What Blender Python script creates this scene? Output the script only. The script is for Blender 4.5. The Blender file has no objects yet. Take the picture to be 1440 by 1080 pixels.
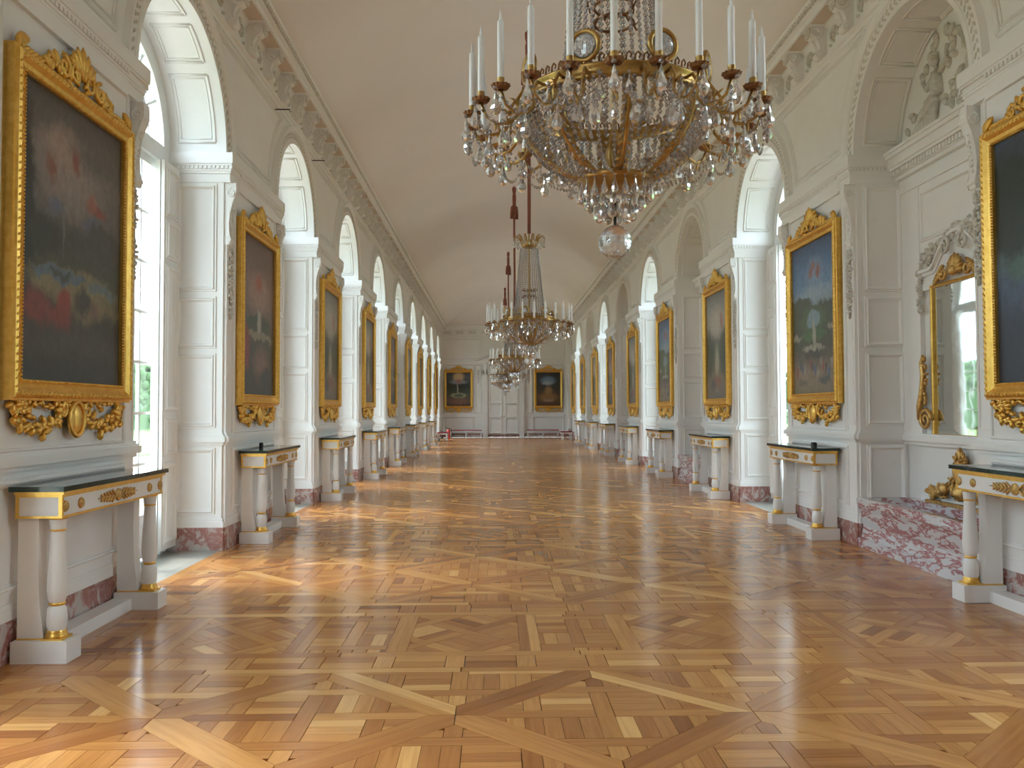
import bpy, math, random
from mathutils import Vector, Matrix
R = random.Random(7)
PI = math.pi
sc = bpy.context.scene
col = sc.collection

# ------------------------------------------------------------------ layout of the gallery
W = 3.385            # half width, wall plane to wall plane
BAY = 4.294
RA = 1.09            # arch opening radius
HS = 4.19            # springing height
HL = 5.54            # ledge below the cornice
HC = 6.05            # top of the cornice
CP = 0.36            # cornice projection
VAULT = 1.07         # rise of the vault
Y_END, Y_BACK = 45.25, -4.10
CAMX = -0.5275
def AY(n): return 7.69 + BAY * (n - 1)
def PY(k): return 5.543 + BAY * k
LEFT_WINDOWS = [n for n in range(-1, 10)]
RIGHT_WINDOWS = [n for n in range(-1, 10) if n % 2 == 0]
RIGHT_NICHES = [n for n in range(-1, 10) if n % 2]
CLOSED = 5           # embrasure whose shutters are shut

# ------------------------------------------------------------------ camera
cam = bpy.data.cameras.new('camera')
cam.sensor_width = 36.0
cam.lens = 36.0 * 1165 / 1440
cam.clip_end = 500
camo = bpy.data.objects.new('camera', cam)
col.objects.link(camo)
camo.matrix_world = (Matrix.Translation((CAMX, 0, 1.45)) @ Matrix.Rotation(-0.022, 4, 'Z')
                     @ Matrix.Rotation(PI / 2 + 0.0321, 4, 'X') @ Matrix.Rotation(-0.0034, 4, 'Z'))
sc.camera = camo

# ------------------------------------------------------------------ sky, sun, exposure
world = bpy.data.worlds.new('sky')
sc.world = world
world.use_nodes = True
wn = world.node_tree
wn.nodes.clear()
wo = wn.nodes.new('ShaderNodeOutputWorld')
wb = wn.nodes.new('ShaderNodeBackground')
wb.inputs[0].default_value = (0.73, 0.875, 1.0, 1)
wb.inputs[1].default_value = 11.0
wn.links.new(wb.outputs[0], wo.inputs[0])
sun = bpy.data.lights.new('sun', 'SUN')
sun.energy = 5.0
sun.angle = math.radians(12)
sun.color = (1.0, 0.93, 0.82)
suno = bpy.data.objects.new('sun', sun)
suno.rotation_euler = (math.radians(0), math.radians(-34), math.radians(-6))
col.objects.link(suno)
for side, ns in ((-1, LEFT_WINDOWS), (1, RIGHT_WINDOWS)):
    for n in ns:
        a = bpy.data.lights.new('window_portal', 'AREA')
        a.shape = 'RECTANGLE'
        a.size, a.size_y = 1.9, 5.0
        a.cycles.is_portal = True
        o = bpy.data.objects.new('window_portal', a)
        o.location = (side * (W + 0.74), AY(n), 2.55)
        o.rotation_euler = (PI / 2, 0, side * PI / 2)
        col.objects.link(o)
sc.view_settings.view_transform = 'Standard'
sc.view_settings.look = 'None'
sc.view_settings.gamma = 1.0
sc.view_settings.use_curve_mapping = False
sc.view_settings.exposure = -0.12
try:
    sc.cycles.use_denoising = True
    sc.cycles.max_bounces = 14
    sc.cycles.diffuse_bounces = 8
    sc.cycles.glossy_bounces = 5
    sc.cycles.transmission_bounces = 8
    sc.cycles.transparent_max_bounces = 24
    sc.cycles.caustics_refractive = False
    sc.cycles.caustics_reflective = False
    sc.cycles.sample_clamp_indirect = 12
except Exception:
    pass

# ------------------------------------------------------------------ materials
def mat(name):
    m = bpy.data.materials.new(name)
    m.use_nodes = True
    nt = m.node_tree
    return m, nt, nt.nodes['Principled BSDF']
def N(nt, t, **kw):
    n = nt.nodes.new('ShaderNode' + t)
    for k, v in kw.items():
        setattr(n, k, v)
    return n
def noise(nt, vec, scale, detail=4, rough=0.6, dist=0.0):
    n = N(nt, 'TexNoise')
    n.inputs['Scale'].default_value = scale
    n.inputs['Detail'].default_value = detail
    n.inputs['Roughness'].default_value = rough
    n.inputs['Distortion'].default_value = dist
    if vec is not None:
        nt.links.new(vec, n.inputs['Vector'])
    return n.outputs['Fac']
def ramp(nt, fac, stops):
    r = N(nt, 'ValToRGB')
    e = r.color_ramp.elements
    e[0].position, e[0].color = stops[0][0], (*stops[0][1], 1)
    e[1].position, e[1].color = stops[-1][0], (*stops[-1][1], 1)
    for p, c in stops[1:-1]:
        q = e.new(p)
        q.color = (*c, 1)
    nt.links.new(fac, r.inputs[0])
    return r.outputs[0]
def bump(nt, b, h, strength=0.2, dist=0.01):
    n = N(nt, 'Bump')
    n.inputs['Strength'].default_value = strength
    n.inputs['Distance'].default_value = dist
    nt.links.new(h, n.inputs['Height'])
    nt.links.new(n.outputs[0], b.inputs['Normal'])
def texc(nt, which='Object'):
    return N(nt, 'TexCoord').outputs[which]
def geo(nt):
    return N(nt, 'NewGeometry').outputs['Position']
def simple(name, c, rough=0.5, metal=0.0, c2=None, scale=6, bmp=0.0, bscale=40):
    m, nt, b = mat(name)
    b.inputs['Roughness'].default_value = rough
    b.inputs['Metallic'].default_value = metal
    c2 = c2 or tuple(x * 0.92 for x in c)
    p = geo(nt)
    nt.links.new(ramp(nt, noise(nt, p, scale), [(0.3, c2), (0.7, c)]), b.inputs['Base Color'])
    if bmp:
        bump(nt, b, noise(nt, p, bscale, 3), bmp, 0.004)
    return m
M = {}
M['paint'] = simple('white_paint', (0.88, 0.875, 0.86), 0.42, c2=(0.84, 0.835, 0.82), scale=1.5, bmp=0.06)
M['niche_paint'] = simple('grey_white_paint', (0.70, 0.69, 0.66), 0.45, c2=(0.66, 0.65, 0.62), scale=1.5, bmp=0.06)
M['plaster'] = simple('vault_plaster', (0.84, 0.79, 0.755), 0.8, c2=(0.80, 0.755, 0.72), scale=0.5, bmp=0.05)
M['carved'] = simple('carved_plaster', (0.74, 0.72, 0.67), 0.55, c2=(0.56, 0.53, 0.48), scale=30, bmp=0.5, bscale=70)
M['soffit'] = simple('soffit_ochre', (0.68, 0.57, 0.47), 0.7, scale=8)
M['lacquer'] = simple('white_lacquer', (0.86, 0.86, 0.85), 0.3, c2=(0.83, 0.83, 0.82), scale=3)
M['window_paint'] = simple('window_white', (0.84, 0.85, 0.85), 0.4, scale=3)
M['gold'] = simple('gilding', (0.93, 0.60, 0.16), 0.33, 0.82, c2=(0.76, 0.43, 0.08), scale=24, bmp=0.25, bscale=60)
M['gold_dull'] = simple('dull_gilding', (0.76, 0.50, 0.18), 0.42, 0.8, c2=(0.48, 0.27, 0.08), scale=30, bmp=0.25)
M['brass'] = simple('gilt_bronze', (0.55, 0.36, 0.12), 0.3, 0.95, c2=(0.34, 0.18, 0.06), scale=16)
M['bronze'] = simple('dark_bronze', (0.30, 0.14, 0.06), 0.4, 0.9, c2=(0.20, 0.09, 0.04), scale=20)
M['wax'] = simple('candle_wax', (0.94, 0.95, 0.94), 0.35, c2=(0.92, 0.93, 0.92), scale=5)
M['flame'] = simple('flame_bulb', (0.92, 0.93, 0.93), 0.2, scale=5)
M['rope'] = simple('red_rope', (0.30, 0.10, 0.065), 0.8, c2=(0.22, 0.07, 0.045), scale=40, bmp=0.3)
M['red_cloth'] = simple('red_cloth', (0.35, 0.04, 0.05), 0.8, scale=20)
M['red_paint'] = simple('red_paint', (0.42, 0.03, 0.03), 0.35)
M['black'] = simple('black_plastic', (0.02, 0.02, 0.022), 0.4)
M['iron'] = simple('dark_iron', (0.05, 0.045, 0.04), 0.5, 0.6)
M['stone'] = simple('sill_stone', (0.42, 0.42, 0.38), 0.35, c2=(0.33, 0.33, 0.30), scale=5, bmp=0.1)
M['under'] = simple('joint_dark', (0.05, 0.028, 0.015), 0.9)
M['outer'] = simple('outer_stone', (0.62, 0.57, 0.48), 0.8, scale=2)
M['gravel'] = simple('gravel', (0.50, 0.46, 0.38), 0.9, c2=(0.40, 0.37, 0.30), scale=12)
M['leaf'] = simple('hedge_green', (0.06, 0.13, 0.03), 0.8, c2=(0.03, 0.07, 0.015), scale=4, bmp=0.8, bscale=6)
M['lawn'] = simple('lawn_green', (0.13, 0.24, 0.05), 0.9, c2=(0.08, 0.16, 0.03), scale=9)

def marble(name, stops, scale, dist, rough=0.18, stretch=(1, 1, 1), rot=0.0):
    m, nt, b = mat(name)
    mp = N(nt, 'Mapping')
    mp.inputs['Scale'].default_value = stretch
    mp.inputs['Rotation'].default_value = (rot, 0, 0)
    nt.links.new(geo(nt), mp.inputs['Vector'])
    nt.links.new(ramp(nt, noise(nt, mp.outputs[0], scale, 8, 0.62, dist), stops), b.inputs['Base Color'])
    b.inputs['Roughness'].default_value = rough
    return m
M['marble_red'] = marble('red_marble', [(0.30, (0.44, 0.42, 0.40)), (0.42, (0.56, 0.48, 0.45)), (0.5, (0.40, 0.20, 0.17)),
                                        (0.56, (0.33, 0.13, 0.11)), (0.62, (0.48, 0.36, 0.33)), (0.68, (0.52, 0.48, 0.46)), (0.8, (0.30, 0.26, 0.25))], 5.5, 1.2)
M['marble_basin'] = marble('basin_marble', [(0.30, (0.60, 0.61, 0.65)), (0.47, (0.66, 0.65, 0.67)), (0.51, (0.46, 0.26, 0.27)), (0.55, (0.36, 0.13, 0.14)),
                                            (0.585, (0.50, 0.30, 0.30)), (0.61, (0.62, 0.61, 0.64)), (0.70, (0.52, 0.50, 0.56)), (0.8, (0.40, 0.22, 0.24))],
                           5.2, 0.35, 0.12, (1, 0.9, 3.2), 0.26)
M['marble_dark'] = marble('dark_marble', [(0.3, (0.012, 0.025, 0.022)), (0.6, (0.02, 0.045, 0.038)), (0.75, (0.06, 0.10, 0.09))], 5, 1.0, 0.05)

def wood_mat():
    m, nt, b = mat('oak_parquet')
    uv = texc(nt, 'UV')
    mp = N(nt, 'Mapping')
    mp.inputs['Scale'].default_value = (2.2, 34, 1)
    nt.links.new(uv, mp.inputs['Vector'])
    g = noise(nt, mp.outputs[0], 1.0, 5, 0.6, 0.6)
    at = N(nt, 'Attribute')
    at.attribute_name = 'tone'
    base = ramp(nt, at.outputs['Fac'], [(0.0, (0.28, 0.098, 0.028)), (0.3, (0.41, 0.165, 0.046)), (0.6, (0.51, 0.228, 0.066)), (0.85, (0.62, 0.30, 0.092)), (1.0, (0.75, 0.42, 0.15))])
    gr = ramp(nt, g, [(0.25, (0.70, 0.64, 0.58)), (0.6, (1.0, 1.0, 1.0))])
    mx = N(nt, 'MixRGB', blend_type='MULTIPLY')
    mx.inputs[0].default_value = 0.8
    nt.links.new(base, mx.inputs[1])
    nt.links.new(gr, mx.inputs[2])
    nt.links.new(mx.outputs[0], b.inputs['Base Color'])
    big = noise(nt, geo(nt), 0.9, 3)
    rr = N(nt, 'MapRange')
    rr.inputs['To Min'].default_value = 0.13
    rr.inputs['To Max'].default_value = 0.25
    nt.links.new(big, rr.inputs['Value'])
    nt.links.new(rr.outputs[0], b.inputs['Roughness'])
    b.inputs['Specular IOR Level'].default_value = 0.5
    bump(nt, b, g, 0.05, 0.0015)
    return m
M['wood'] = wood_mat()

def crystal(name, rough=0.0, tint=(0.96, 0.97, 1.0), transp=0.0):
    m, nt, b = mat(name)
    b.inputs['Base Color'].default_value = (*tint, 1)
    b.inputs['Roughness'].default_value = rough
    b.inputs['Transmission Weight'].default_value = 0.76
    b.inputs['IOR'].default_value = 1.55
    if transp:
        tr = N(nt, 'BsdfTransparent')
        mx = N(nt, 'MixShader')
        mx.inputs[0].default_value = transp
        out = nt.nodes['Material Output']
        nt.links.new(b.outputs[0], mx.inputs[1])
        nt.links.new(tr.outputs[0], mx.inputs[2])
        nt.links.new(mx.outputs[0], out.inputs[0])
    return m
M['crystal'] = crystal('cut_crystal', 0.0)
M['globe'] = crystal('globe_crystal', 0.02, (0.96, 0.96, 0.97))
_nt = M['globe'].node_tree
_b = _nt.nodes['Principled BSDF']
_b.inputs['Transmission Weight'].default_value = 0.86
bump(_nt, _b, noise(_nt, geo(_nt), 70, 2, 0.5, 1.0), 0.3, 0.003)
def pane_mat():
    m, nt, b = mat('window_glass')
    nt.nodes.remove(b)
    tr = N(nt, 'BsdfTransparent')
    tr.inputs[0].default_value = (0.97, 0.985, 0.98, 1)
    gl = N(nt, 'BsdfGlossy')
    gl.inputs['Roughness'].default_value = 0.02
    lw = N(nt, 'LayerWeight')
    pw = N(nt, 'Math', operation='POWER')
    pw.inputs[1].default_value = 5.0
    nt.links.new(lw.outputs['Facing'], pw.inputs[0])
    fr = N(nt, 'Math', operation='MULTIPLY_ADD')
    fr.inputs[1].default_value = 0.5
    fr.inputs[2].default_value = 0.025
    nt.links.new(pw.outputs[0], fr.inputs[0])
    lw.inputs['Blend'].default_value = 0.5
    mx = N(nt, 'MixShader')
    nt.links.new(fr.outputs[0], mx.inputs[0])
    nt.links.new(tr.outputs[0], mx.inputs[1])
    nt.links.new(gl.outputs[0], mx.inputs[2])
    nt.links.new(mx.outputs[0], nt.nodes['Material Output'].inputs[0])
    return m
M['glass'] = pane_mat()
def mirror_mat():
    m, nt, b = mat('old_mirror')
    b.inputs['Base Color'].default_value = (0.70, 0.74, 0.72, 1)
    b.inputs['Metallic'].default_value = 1.0
    b.inputs['Roughness'].default_value = 0.03
    bump(nt, b, noise(nt, geo(nt), 2.2, 2), 0.05, 0.02)
    return m
M['mirror'] = mirror_mat()

def canvas_mat(name, grad, blobs, speck=None):
    """an oil painting as flat print: vertical gradient, soft patches, brush noise"""
    m, nt, b = mat(name)
    b.inputs['Roughness'].default_value = 0.38
    co = texc(nt, 'UV')
    wob = noise(nt, co, 7.0, 6, 0.7)
    wob2 = noise(nt, co, 9.3, 6, 0.7)
    sep = N(nt, 'SeparateXYZ')
    nt.links.new(co, sep.inputs[0])
    def math_(op, a, c):
        n = N(nt, 'Math', operation=op)
        for i, q in enumerate((a, c)):
            if isinstance(q, (int, float)):
                n.inputs[i].default_value = q
            else:
                nt.links.new(q, n.inputs[i])
        return n.outputs[0]
    u = math_('ADD', sep.outputs[0], math_('MULTIPLY', math_('SUBTRACT', wob, 0.5), 0.20))
    v = math_('ADD', sep.outputs[1], math_('MULTIPLY', math_('SUBTRACT', wob2, 0.5), 0.13))
    c = ramp(nt, v, [(p_, tuple(min(1, q * 1.25) for q in c_)) for p_, c_ in grad])
    for (bu, bv, ru, rv, colr, soft) in blobs:
        soft *= 0.6
        colr = tuple(min(1, q * 1.45) for q in colr)
        du = math_('DIVIDE', math_('SUBTRACT', u, bu), ru)
        dv = math_('DIVIDE', math_('SUBTRACT', v, bv), rv)
        d = math_('SQRT', math_('ADD', math_('MULTIPLY', du, du), math_('MULTIPLY', dv, dv)), 0)
        mr = N(nt, 'MapRange')
        mr.inputs['From Min'].default_value = 1.0 - soft
        mr.inputs['From Max'].default_value = 1.0 + soft
        mr.inputs['To Min'].default_value = 1.0
        mr.inputs['To Max'].default_value = 0.0
        nt.links.new(d, mr.inputs['Value'])
        mx = N(nt, 'MixRGB')
        nt.links.new(mr.outputs[0], mx.inputs[0])
        nt.links.new(c, mx.inputs[1])
        mx.inputs[2].default_value = (*colr, 1)
        c = mx.outputs[0]
    nz = ramp(nt, noise(nt, co, 22, 5, 0.7), [(0.3, (0.62, 0.6, 0.58)), (0.7, (1.15, 1.12, 1.08))])
    mx = N(nt, 'MixRGB', blend_type='MULTIPLY')
    mx.inputs[0].default_value = 0.8
    nt.links.new(c, mx.inputs[1])
    nt.links.new(nz, mx.inputs[2])
    nt.links.new(mx.outputs[0], b.inputs['Base Color'])
    return m
DK, BR = (0.016, 0.017, 0.016), (0.05, 0.042, 0.034)
CANVAS = {
 'storm': canvas_mat('canvas_stormy_garden', [(0, (0.035, 0.034, 0.032)), (0.15, (0.05, 0.046, 0.04)), (0.28, (0.075, 0.07, 0.05)), (0.40, (0.06, 0.065, 0.045)), (0.52, (0.045, 0.05, 0.042)), (0.62, (0.11, 0.105, 0.105)), (0.8, (0.145, 0.125, 0.115)), (1, (0.05, 0.046, 0.045))],
   [(0.45, 0.74, 0.28, 0.12, (0.20, 0.165, 0.15), 0.9), (0.38, 0.83, 0.16, 0.06, (0.25, 0.19, 0.16), 0.9), (0.75, 0.85, 0.25, 0.05, (0.085, 0.078, 0.075), 0.9), (0.32, 0.61, 0.07, 0.03, (0.09, 0.10, 0.15), 0.7), (0.66, 0.60, 0.08, 0.025, (0.09, 0.09, 0.14), 0.7),
    (0.03, 0.58, 0.09, 0.42, DK, 0.4), (0.2, 0.50, 0.13, 0.07, (0.028, 0.032, 0.028), 0.4),
    (0.49, 0.80, 0.05, 0.045, (0.17, 0.05, 0.04), 0.6), (0.27, 0.745, 0.05, 0.045, (0.17, 0.065, 0.05), 0.7), (0.72, 0.665, 0.10, 0.026, (0.20, 0.05, 0.04), 0.6), (0.66, 0.68, 0.05, 0.03, (0.24, 0.10, 0.075), 0.6),
    (0.80, 0.53, 0.24, 0.075, (0.045, 0.048, 0.045), 0.3), (0.37, 0.56, 0.012, 0.10, (0.11, 0.11, 0.11), 0.6),
    (0.5, 0.345, 0.42, 0.06, (0.17, 0.15, 0.085), 0.4), (0.36, 0.375, 0.25, 0.026, (0.085, 0.12, 0.15), 0.15), (0.36, 0.375, 0.10, 0.012, (0.05, 0.06, 0.06), 0.3), (0.80, 0.36, 0.17, 0.022, (0.10, 0.13, 0.13), 0.4), (0.72, 0.27, 0.25, 0.05, (0.14, 0.12, 0.07), 0.6),
    (0.40, 0.285, 0.06, 0.055, (0.21, 0.045, 0.03), 0.4), (0.14, 0.25, 0.13, 0.06, (0.15, 0.04, 0.03), 0.6), (0.36, 0.22, 0.10, 0.05, (0.16, 0.04, 0.03), 0.6), (0.58, 0.30, 0.08, 0.045, (0.045, 0.04, 0.035), 0.6), (0.70, 0.28, 0.05, 0.035, (0.13, 0.085, 0.065), 0.6),
    (0.85, 0.20, 0.2, 0.06, (0.03, 0.032, 0.028), 0.5), (0.45, 0.13, 0.45, 0.06, (0.055, 0.05, 0.045), 0.8), (0.6, 0.05, 0.5, 0.05, (0.032, 0.032, 0.03), 0.6)]),
 'rose': canvas_mat('canvas_rose_clouds', [(0, (0.035, 0.04, 0.04)), (0.3, (0.05, 0.055, 0.05)), (0.42, (0.10, 0.09, 0.07)), (0.55, (0.15, 0.11, 0.10)), (0.8, (0.16, 0.10, 0.09)), (1, (0.10, 0.065, 0.06))],
   [(0.5, 0.66, 0.35, 0.12, (0.26, 0.17, 0.15), 0.7), (0.5, 0.72, 0.1, 0.05, (0.28, 0.08, 0.06), 0.7), (0.5, 0.45, 0.38, 0.07, (0.04, 0.06, 0.05), 0.25), (0.52, 0.46, 0.06, 0.09, (0.28, 0.28, 0.26), 0.4),
    (0.5, 0.38, 0.5, 0.025, (0.20, 0.18, 0.13), 0.4), (0.13, 0.3, 0.1, 0.14, (0.17, 0.03, 0.03), 0.5), (0.6, 0.2, 0.22, 0.1, (0.17, 0.10, 0.08), 0.8), (0.8, 0.1, 0.25, 0.08, (0.03, 0.04, 0.05), 0.5)]),
 'green': canvas_mat('canvas_green_allee', [(0, (0.13, 0.11, 0.09)), (0.2, (0.17, 0.15, 0.11)), (0.4, (0.09, 0.10, 0.07)), (0.55, (0.11, 0.12, 0.10)), (0.7, (0.30, 0.29, 0.25)), (0.85, (0.26, 0.27, 0.27)), (1, (0.15, 0.17, 0.18))],
   [(0.1, 0.42, 0.25, 0.22, (0.04, 0.05, 0.035), 0.4), (0.9, 0.42, 0.25, 0.22, (0.045, 0.055, 0.04), 0.4), (0.5, 0.3, 0.09, 0.2, (0.27, 0.25, 0.19), 0.5), (0.5, 0.72, 0.3, 0.13, (0.36, 0.34, 0.30), 0.7),
    (0.72, 0.72, 0.08, 0.07, (0.30, 0.16, 0.13), 0.6), (0.5, 0.16, 0.16, 0.06, (0.20, 0.08, 0.06), 0.7), (0.3, 0.13, 0.12, 0.05, (0.06, 0.06, 0.07), 0.7)]),
 'blue': canvas_mat('canvas_blue_sky_terraces', [(0, (0.19, 0.15, 0.10)), (0.13, (0.22, 0.17, 0.12)), (0.22, (0.12, 0.10, 0.08)), (0.30, (0.07, 0.07, 0.05)), (0.5, (0.055, 0.075, 0.05)), (0.575, (0.045, 0.06, 0.04)), (0.60, (0.20, 0.28, 0.34)), (0.68, (0.13, 0.23, 0.37)), (0.84, (0.09, 0.18, 0.34)), (1, (0.05, 0.09, 0.18))],
   [(0.55, 0.66, 0.35, 0.045, (0.22, 0.29, 0.36), 0.9), (0.55, 0.80, 0.17, 0.08, (0.17, 0.24, 0.36), 0.9), (0.45, 0.80, 0.055, 0.04, (0.20, 0.10, 0.09), 0.6), (0.52, 0.84, 0.04, 0.03, (0.24, 0.12, 0.10), 0.6), (0.64, 0.80, 0.05, 0.04, (0.22, 0.10, 0.09), 0.6),
    (0.2, 0.60, 0.3, 0.05, (0.045, 0.06, 0.04), 0.3), (0.5, 0.485, 0.27, 0.10, (0.06, 0.10, 0.05), 0.25), (0.5, 0.49, 0.17, 0.06, (0.15, 0.22, 0.26), 0.2), (0.5, 0.38, 0.30, 0.035, (0.06, 0.12, 0.05), 0.3),
    (0.52, 0.40, 0.035, 0.09, (0.27, 0.26, 0.22), 0.3), (0.5, 0.30, 0.24, 0.022, (0.25, 0.24, 0.20), 0.4), (0.5, 0.255, 0.20, 0.03, (0.05, 0.055, 0.045), 0.4), (0.08, 0.38, 0.13, 0.018, (0.22, 0.21, 0.17), 0.5), (0.92, 0.42, 0.11, 0.018, (0.22, 0.21, 0.17), 0.5)]
   + [(0.1 + 0.062 * q_, 0.165 + 0.022 * ((q_ * 7) % 4 - 1.5), 0.026, 0.035, [(0.20, 0.05, 0.045), (0.07, 0.09, 0.17), (0.20, 0.15, 0.12), (0.055, 0.06, 0.06), (0.24, 0.20, 0.16)][(q_ * 3) % 5], 0.5) for q_ in range(14)]
   + [(0.74, 0.085, 0.13, 0.025, (0.06, 0.07, 0.075), 0.6), (0.22, 0.07, 0.1, 0.02, (0.09, 0.08, 0.065), 0.6)]),
 'tree': canvas_mat('canvas_dark_trees_blue_lake', [(0, (0.02, 0.026, 0.045)), (0.25, (0.025, 0.035, 0.065)), (0.42, (0.06, 0.10, 0.17)), (0.52, (0.18, 0.27, 0.36)), (0.62, (0.09, 0.15, 0.22)), (0.8, (0.03, 0.045, 0.06)), (1, (0.05, 0.08, 0.13))],
   [(0.15, 0.7, 0.2, 0.26, (0.012, 0.022, 0.016), 0.4), (0.75, 0.62, 0.3, 0.1, (0.20, 0.28, 0.36), 0.6), (0.4, 0.46, 0.3, 0.06, (0.05, 0.10, 0.09), 0.5), (0.8, 0.36, 0.1, 0.06, (0.26, 0.16, 0.18), 0.6), (0.5, 0.30, 0.2, 0.06, (0.17, 0.11, 0.15), 0.7)]),
 'basin': canvas_mat('canvas_round_basin_glory', [(0, (0.04, 0.034, 0.028)), (0.2, (0.10, 0.075, 0.06)), (0.35, (0.05, 0.07, 0.05)), (0.6, (0.02, 0.026, 0.024)), (0.85, (0.06, 0.07, 0.08)), (1, (0.03, 0.035, 0.04))],
   [(0.5, 0.86, 0.22, 0.14, (0.40, 0.30, 0.17), 0.6), (0.5, 0.72, 0.34, 0.06, (0.17, 0.20, 0.24), 0.6), (0.5, 0.74, 0.12, 0.06, (0.26, 0.12, 0.10), 0.6), (0.47, 0.5, 0.035, 0.17, (0.24, 0.25, 0.25), 0.4), (0.5, 0.31, 0.32, 0.075, (0.24, 0.25, 0.16), 0.3), (0.5, 0.31, 0.2, 0.045, (0.06, 0.10, 0.08), 0.3), (0.5, 0.13, 0.4, 0.09, (0.17, 0.09, 0.075), 0.8)]),
 'ochre': canvas_mat('canvas_ochre_cascade', [(0, (0.06, 0.035, 0.022)), (0.25, (0.11, 0.065, 0.035)), (0.5, (0.035, 0.03, 0.024)), (0.8, (0.022, 0.025, 0.03)), (1, (0.014, 0.016, 0.022))],
   [(0.5, 0.75, 0.28, 0.12, (0.12, 0.19, 0.27), 0.6), (0.45, 0.68, 0.2, 0.05, (0.26, 0.30, 0.34), 0.6), (0.5, 0.44, 0.16, 0.14, (0.25, 0.15, 0.065), 0.7), (0.5, 0.25, 0.34, 0.12, (0.22, 0.12, 0.05), 0.7), (0.5, 0.16, 0.2, 0.04, (0.26, 0.18, 0.14), 0.7)]),
}

# ------------------------------------------------------------------ mesh helpers
class MB:
    def __init__(s):
        s.v, s.f, s.sm = [], [], []
    def add(s, vs, fs, smooth=False):
        o = len(s.v)
        s.v += [tuple(q) for q in vs]
        s.f += [tuple(i + o for i in q) for q in fs]
        s.sm += [smooth] * len(fs)
        return s
    def box(s, x0, x1, y0, y1, z0, z1):
        if x0 > x1: x0, x1 = x1, x0
        if y0 > y1: y0, y1 = y1, y0
        vs = [(x, y, z) for z in (z0, z1) for y in (y0, y1) for x in (x0, x1)]
        return s.add(vs, [(0, 2, 3, 1), (4, 5, 7, 6), (0, 1, 5, 4), (2, 6, 7, 3), (0, 4, 6, 2), (1, 3, 7, 5)])
    def prism(s, poly, f0, f1, smooth=False):
        """poly: 2D outline; f0/f1 map (a,b) to the two end points"""
        n = len(poly)
        vs = [f0(*p) for p in poly] + [f1(*p) for p in poly]
        s.add(vs, [tuple(range(n - 1, -1, -1)), tuple(range(n, 2 * n))])
        o = len(s.v) - 2 * n
        for i in range(n):
            j = (i + 1) % n
            s.f.append((o + i, o + j, o + n + j, o + n + i))
            s.sm.append(smooth)
        return s
    def lathe(s, prof, n=16, c=(0, 0, 0), axis=2, smooth=True, caps=True):
        vs, fs = [], []
        for r, h in prof:
            for i in range(n):
                a = 2 * PI * i / n
                p = [r * math.cos(a), r * math.sin(a), h]
                if axis == 0: p = [h, p[0], p[1]]
                if axis == 1: p = [p[1], h, p[0]]
                vs.append((p[0] + c[0], p[1] + c[1], p[2] + c[2]))
        m = len(prof)
        for k in range(m - 1):
            for i in range(n):
                j = (i + 1) % n
                fs.append((k * n + i, k * n + j, (k + 1) * n + j, (k + 1) * n + i))
        s.add(vs, fs, smooth)
        if caps and prof[0][0] > 1e-5:
            s.add([vs[i] for i in range(n)], [tuple(range(n - 1, -1, -1))])
        if caps and prof[-1][0] > 1e-5:
            s.add([vs[(m - 1) * n + i] for i in range(n)], [tuple(range(n))])
        return s
    def tube(s, pts, rad, n=6, closed=False, flat=1.0, smooth=True):
        P = [Vector(p) for p in pts]
        m = len(P)
        rads = rad if isinstance(rad, (list, tuple)) else [rad] * m
        vs, fs = [], []
        up = None
        for k in range(m):
            if closed: t = P[(k + 1) % m] - P[k - 1]
            else: t = P[min(k + 1, m - 1)] - P[max(k - 1, 0)]
            t.normalize()
            if up is None:
                up = Vector((0, 0, 1)) if abs(t.z) < 0.9 else Vector((1, 0, 0))
            sd = t.cross(up)
            if sd.length < 1e-6: sd = t.orthogonal()
            sd.normalize()
            up = sd.cross(t).normalized()
            for i in range(n):
                a = 2 * PI * i / n
                vs.append(P[k] + sd * (math.cos(a) * rads[k]) + up * (math.sin(a) * rads[k] * flat))
        for k in range(m if closed else m - 1):
            q = (k + 1) % m
            for i in range(n):
                j = (i + 1) % n
                fs.append((k * n + i, k * n + j, q * n + j, q * n + i))
        if not closed:
            fs.append(tuple(range(n - 1, -1, -1)))
            fs.append(tuple((m - 1) * n + i for i in range(n)))
        return s.add(vs, fs, smooth)
    def ball(s, c, r, nu=8, nv=5, M3=None, smooth=True):
        """ellipsoid: r = radii along the columns of M3"""
        rr = r if isinstance(r, (list, tuple)) else (r, r, r)
        c = Vector(c)
        vs = []
        def put(x, y, z):
            p = Vector((x * rr[0], y * rr[1], z * rr[2]))
            vs.append(c + (M3 @ p if M3 else p))
        put(0, 0, -1)
        for k in range(1, nv):
            b = -PI / 2 + PI * k / nv
            for i in range(nu):
                a = 2 * PI * i / nu
                put(math.cos(b) * math.cos(a), math.cos(b) * math.sin(a), math.sin(b))
        put(0, 0, 1)
        fs = []
        for i in range(nu):
            j = (i + 1) % nu
            fs.append((0, 1 + j, 1 + i))
            for k in range(nv - 2):
                fs.append((1 + k * nu + i, 1 + k * nu + j, 1 + (k + 1) * nu + j, 1 + (k + 1) * nu + i))
            fs.append((1 + (nv - 2) * nu + i, 1 + (nv - 2) * nu + j, len(vs) - 1))
        return s.add(vs, fs, smooth)
    def rectmould(s, hw, hh, prof, f, smooth=False):
        """mitred moulding round a rectangle; prof = (outset, height); f(a, b, h) maps to 3D"""
        n = len(prof)
        vs = []
        for a, b in prof:
            for sa, sb in ((-1, -1), (1, -1), (1, 1), (-1, 1)):
                vs.append(f(sa * (hw + a), sb * (hh + a), b))
        fs = []
        for k in range(n - 1):
            for i in range(4):
                j = (i + 1) % 4
                fs.append((k * 4 + i, k * 4 + j, (k + 1) * 4 + j, (k + 1) * 4 + i))
        return s.add(vs, fs, smooth)
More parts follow.
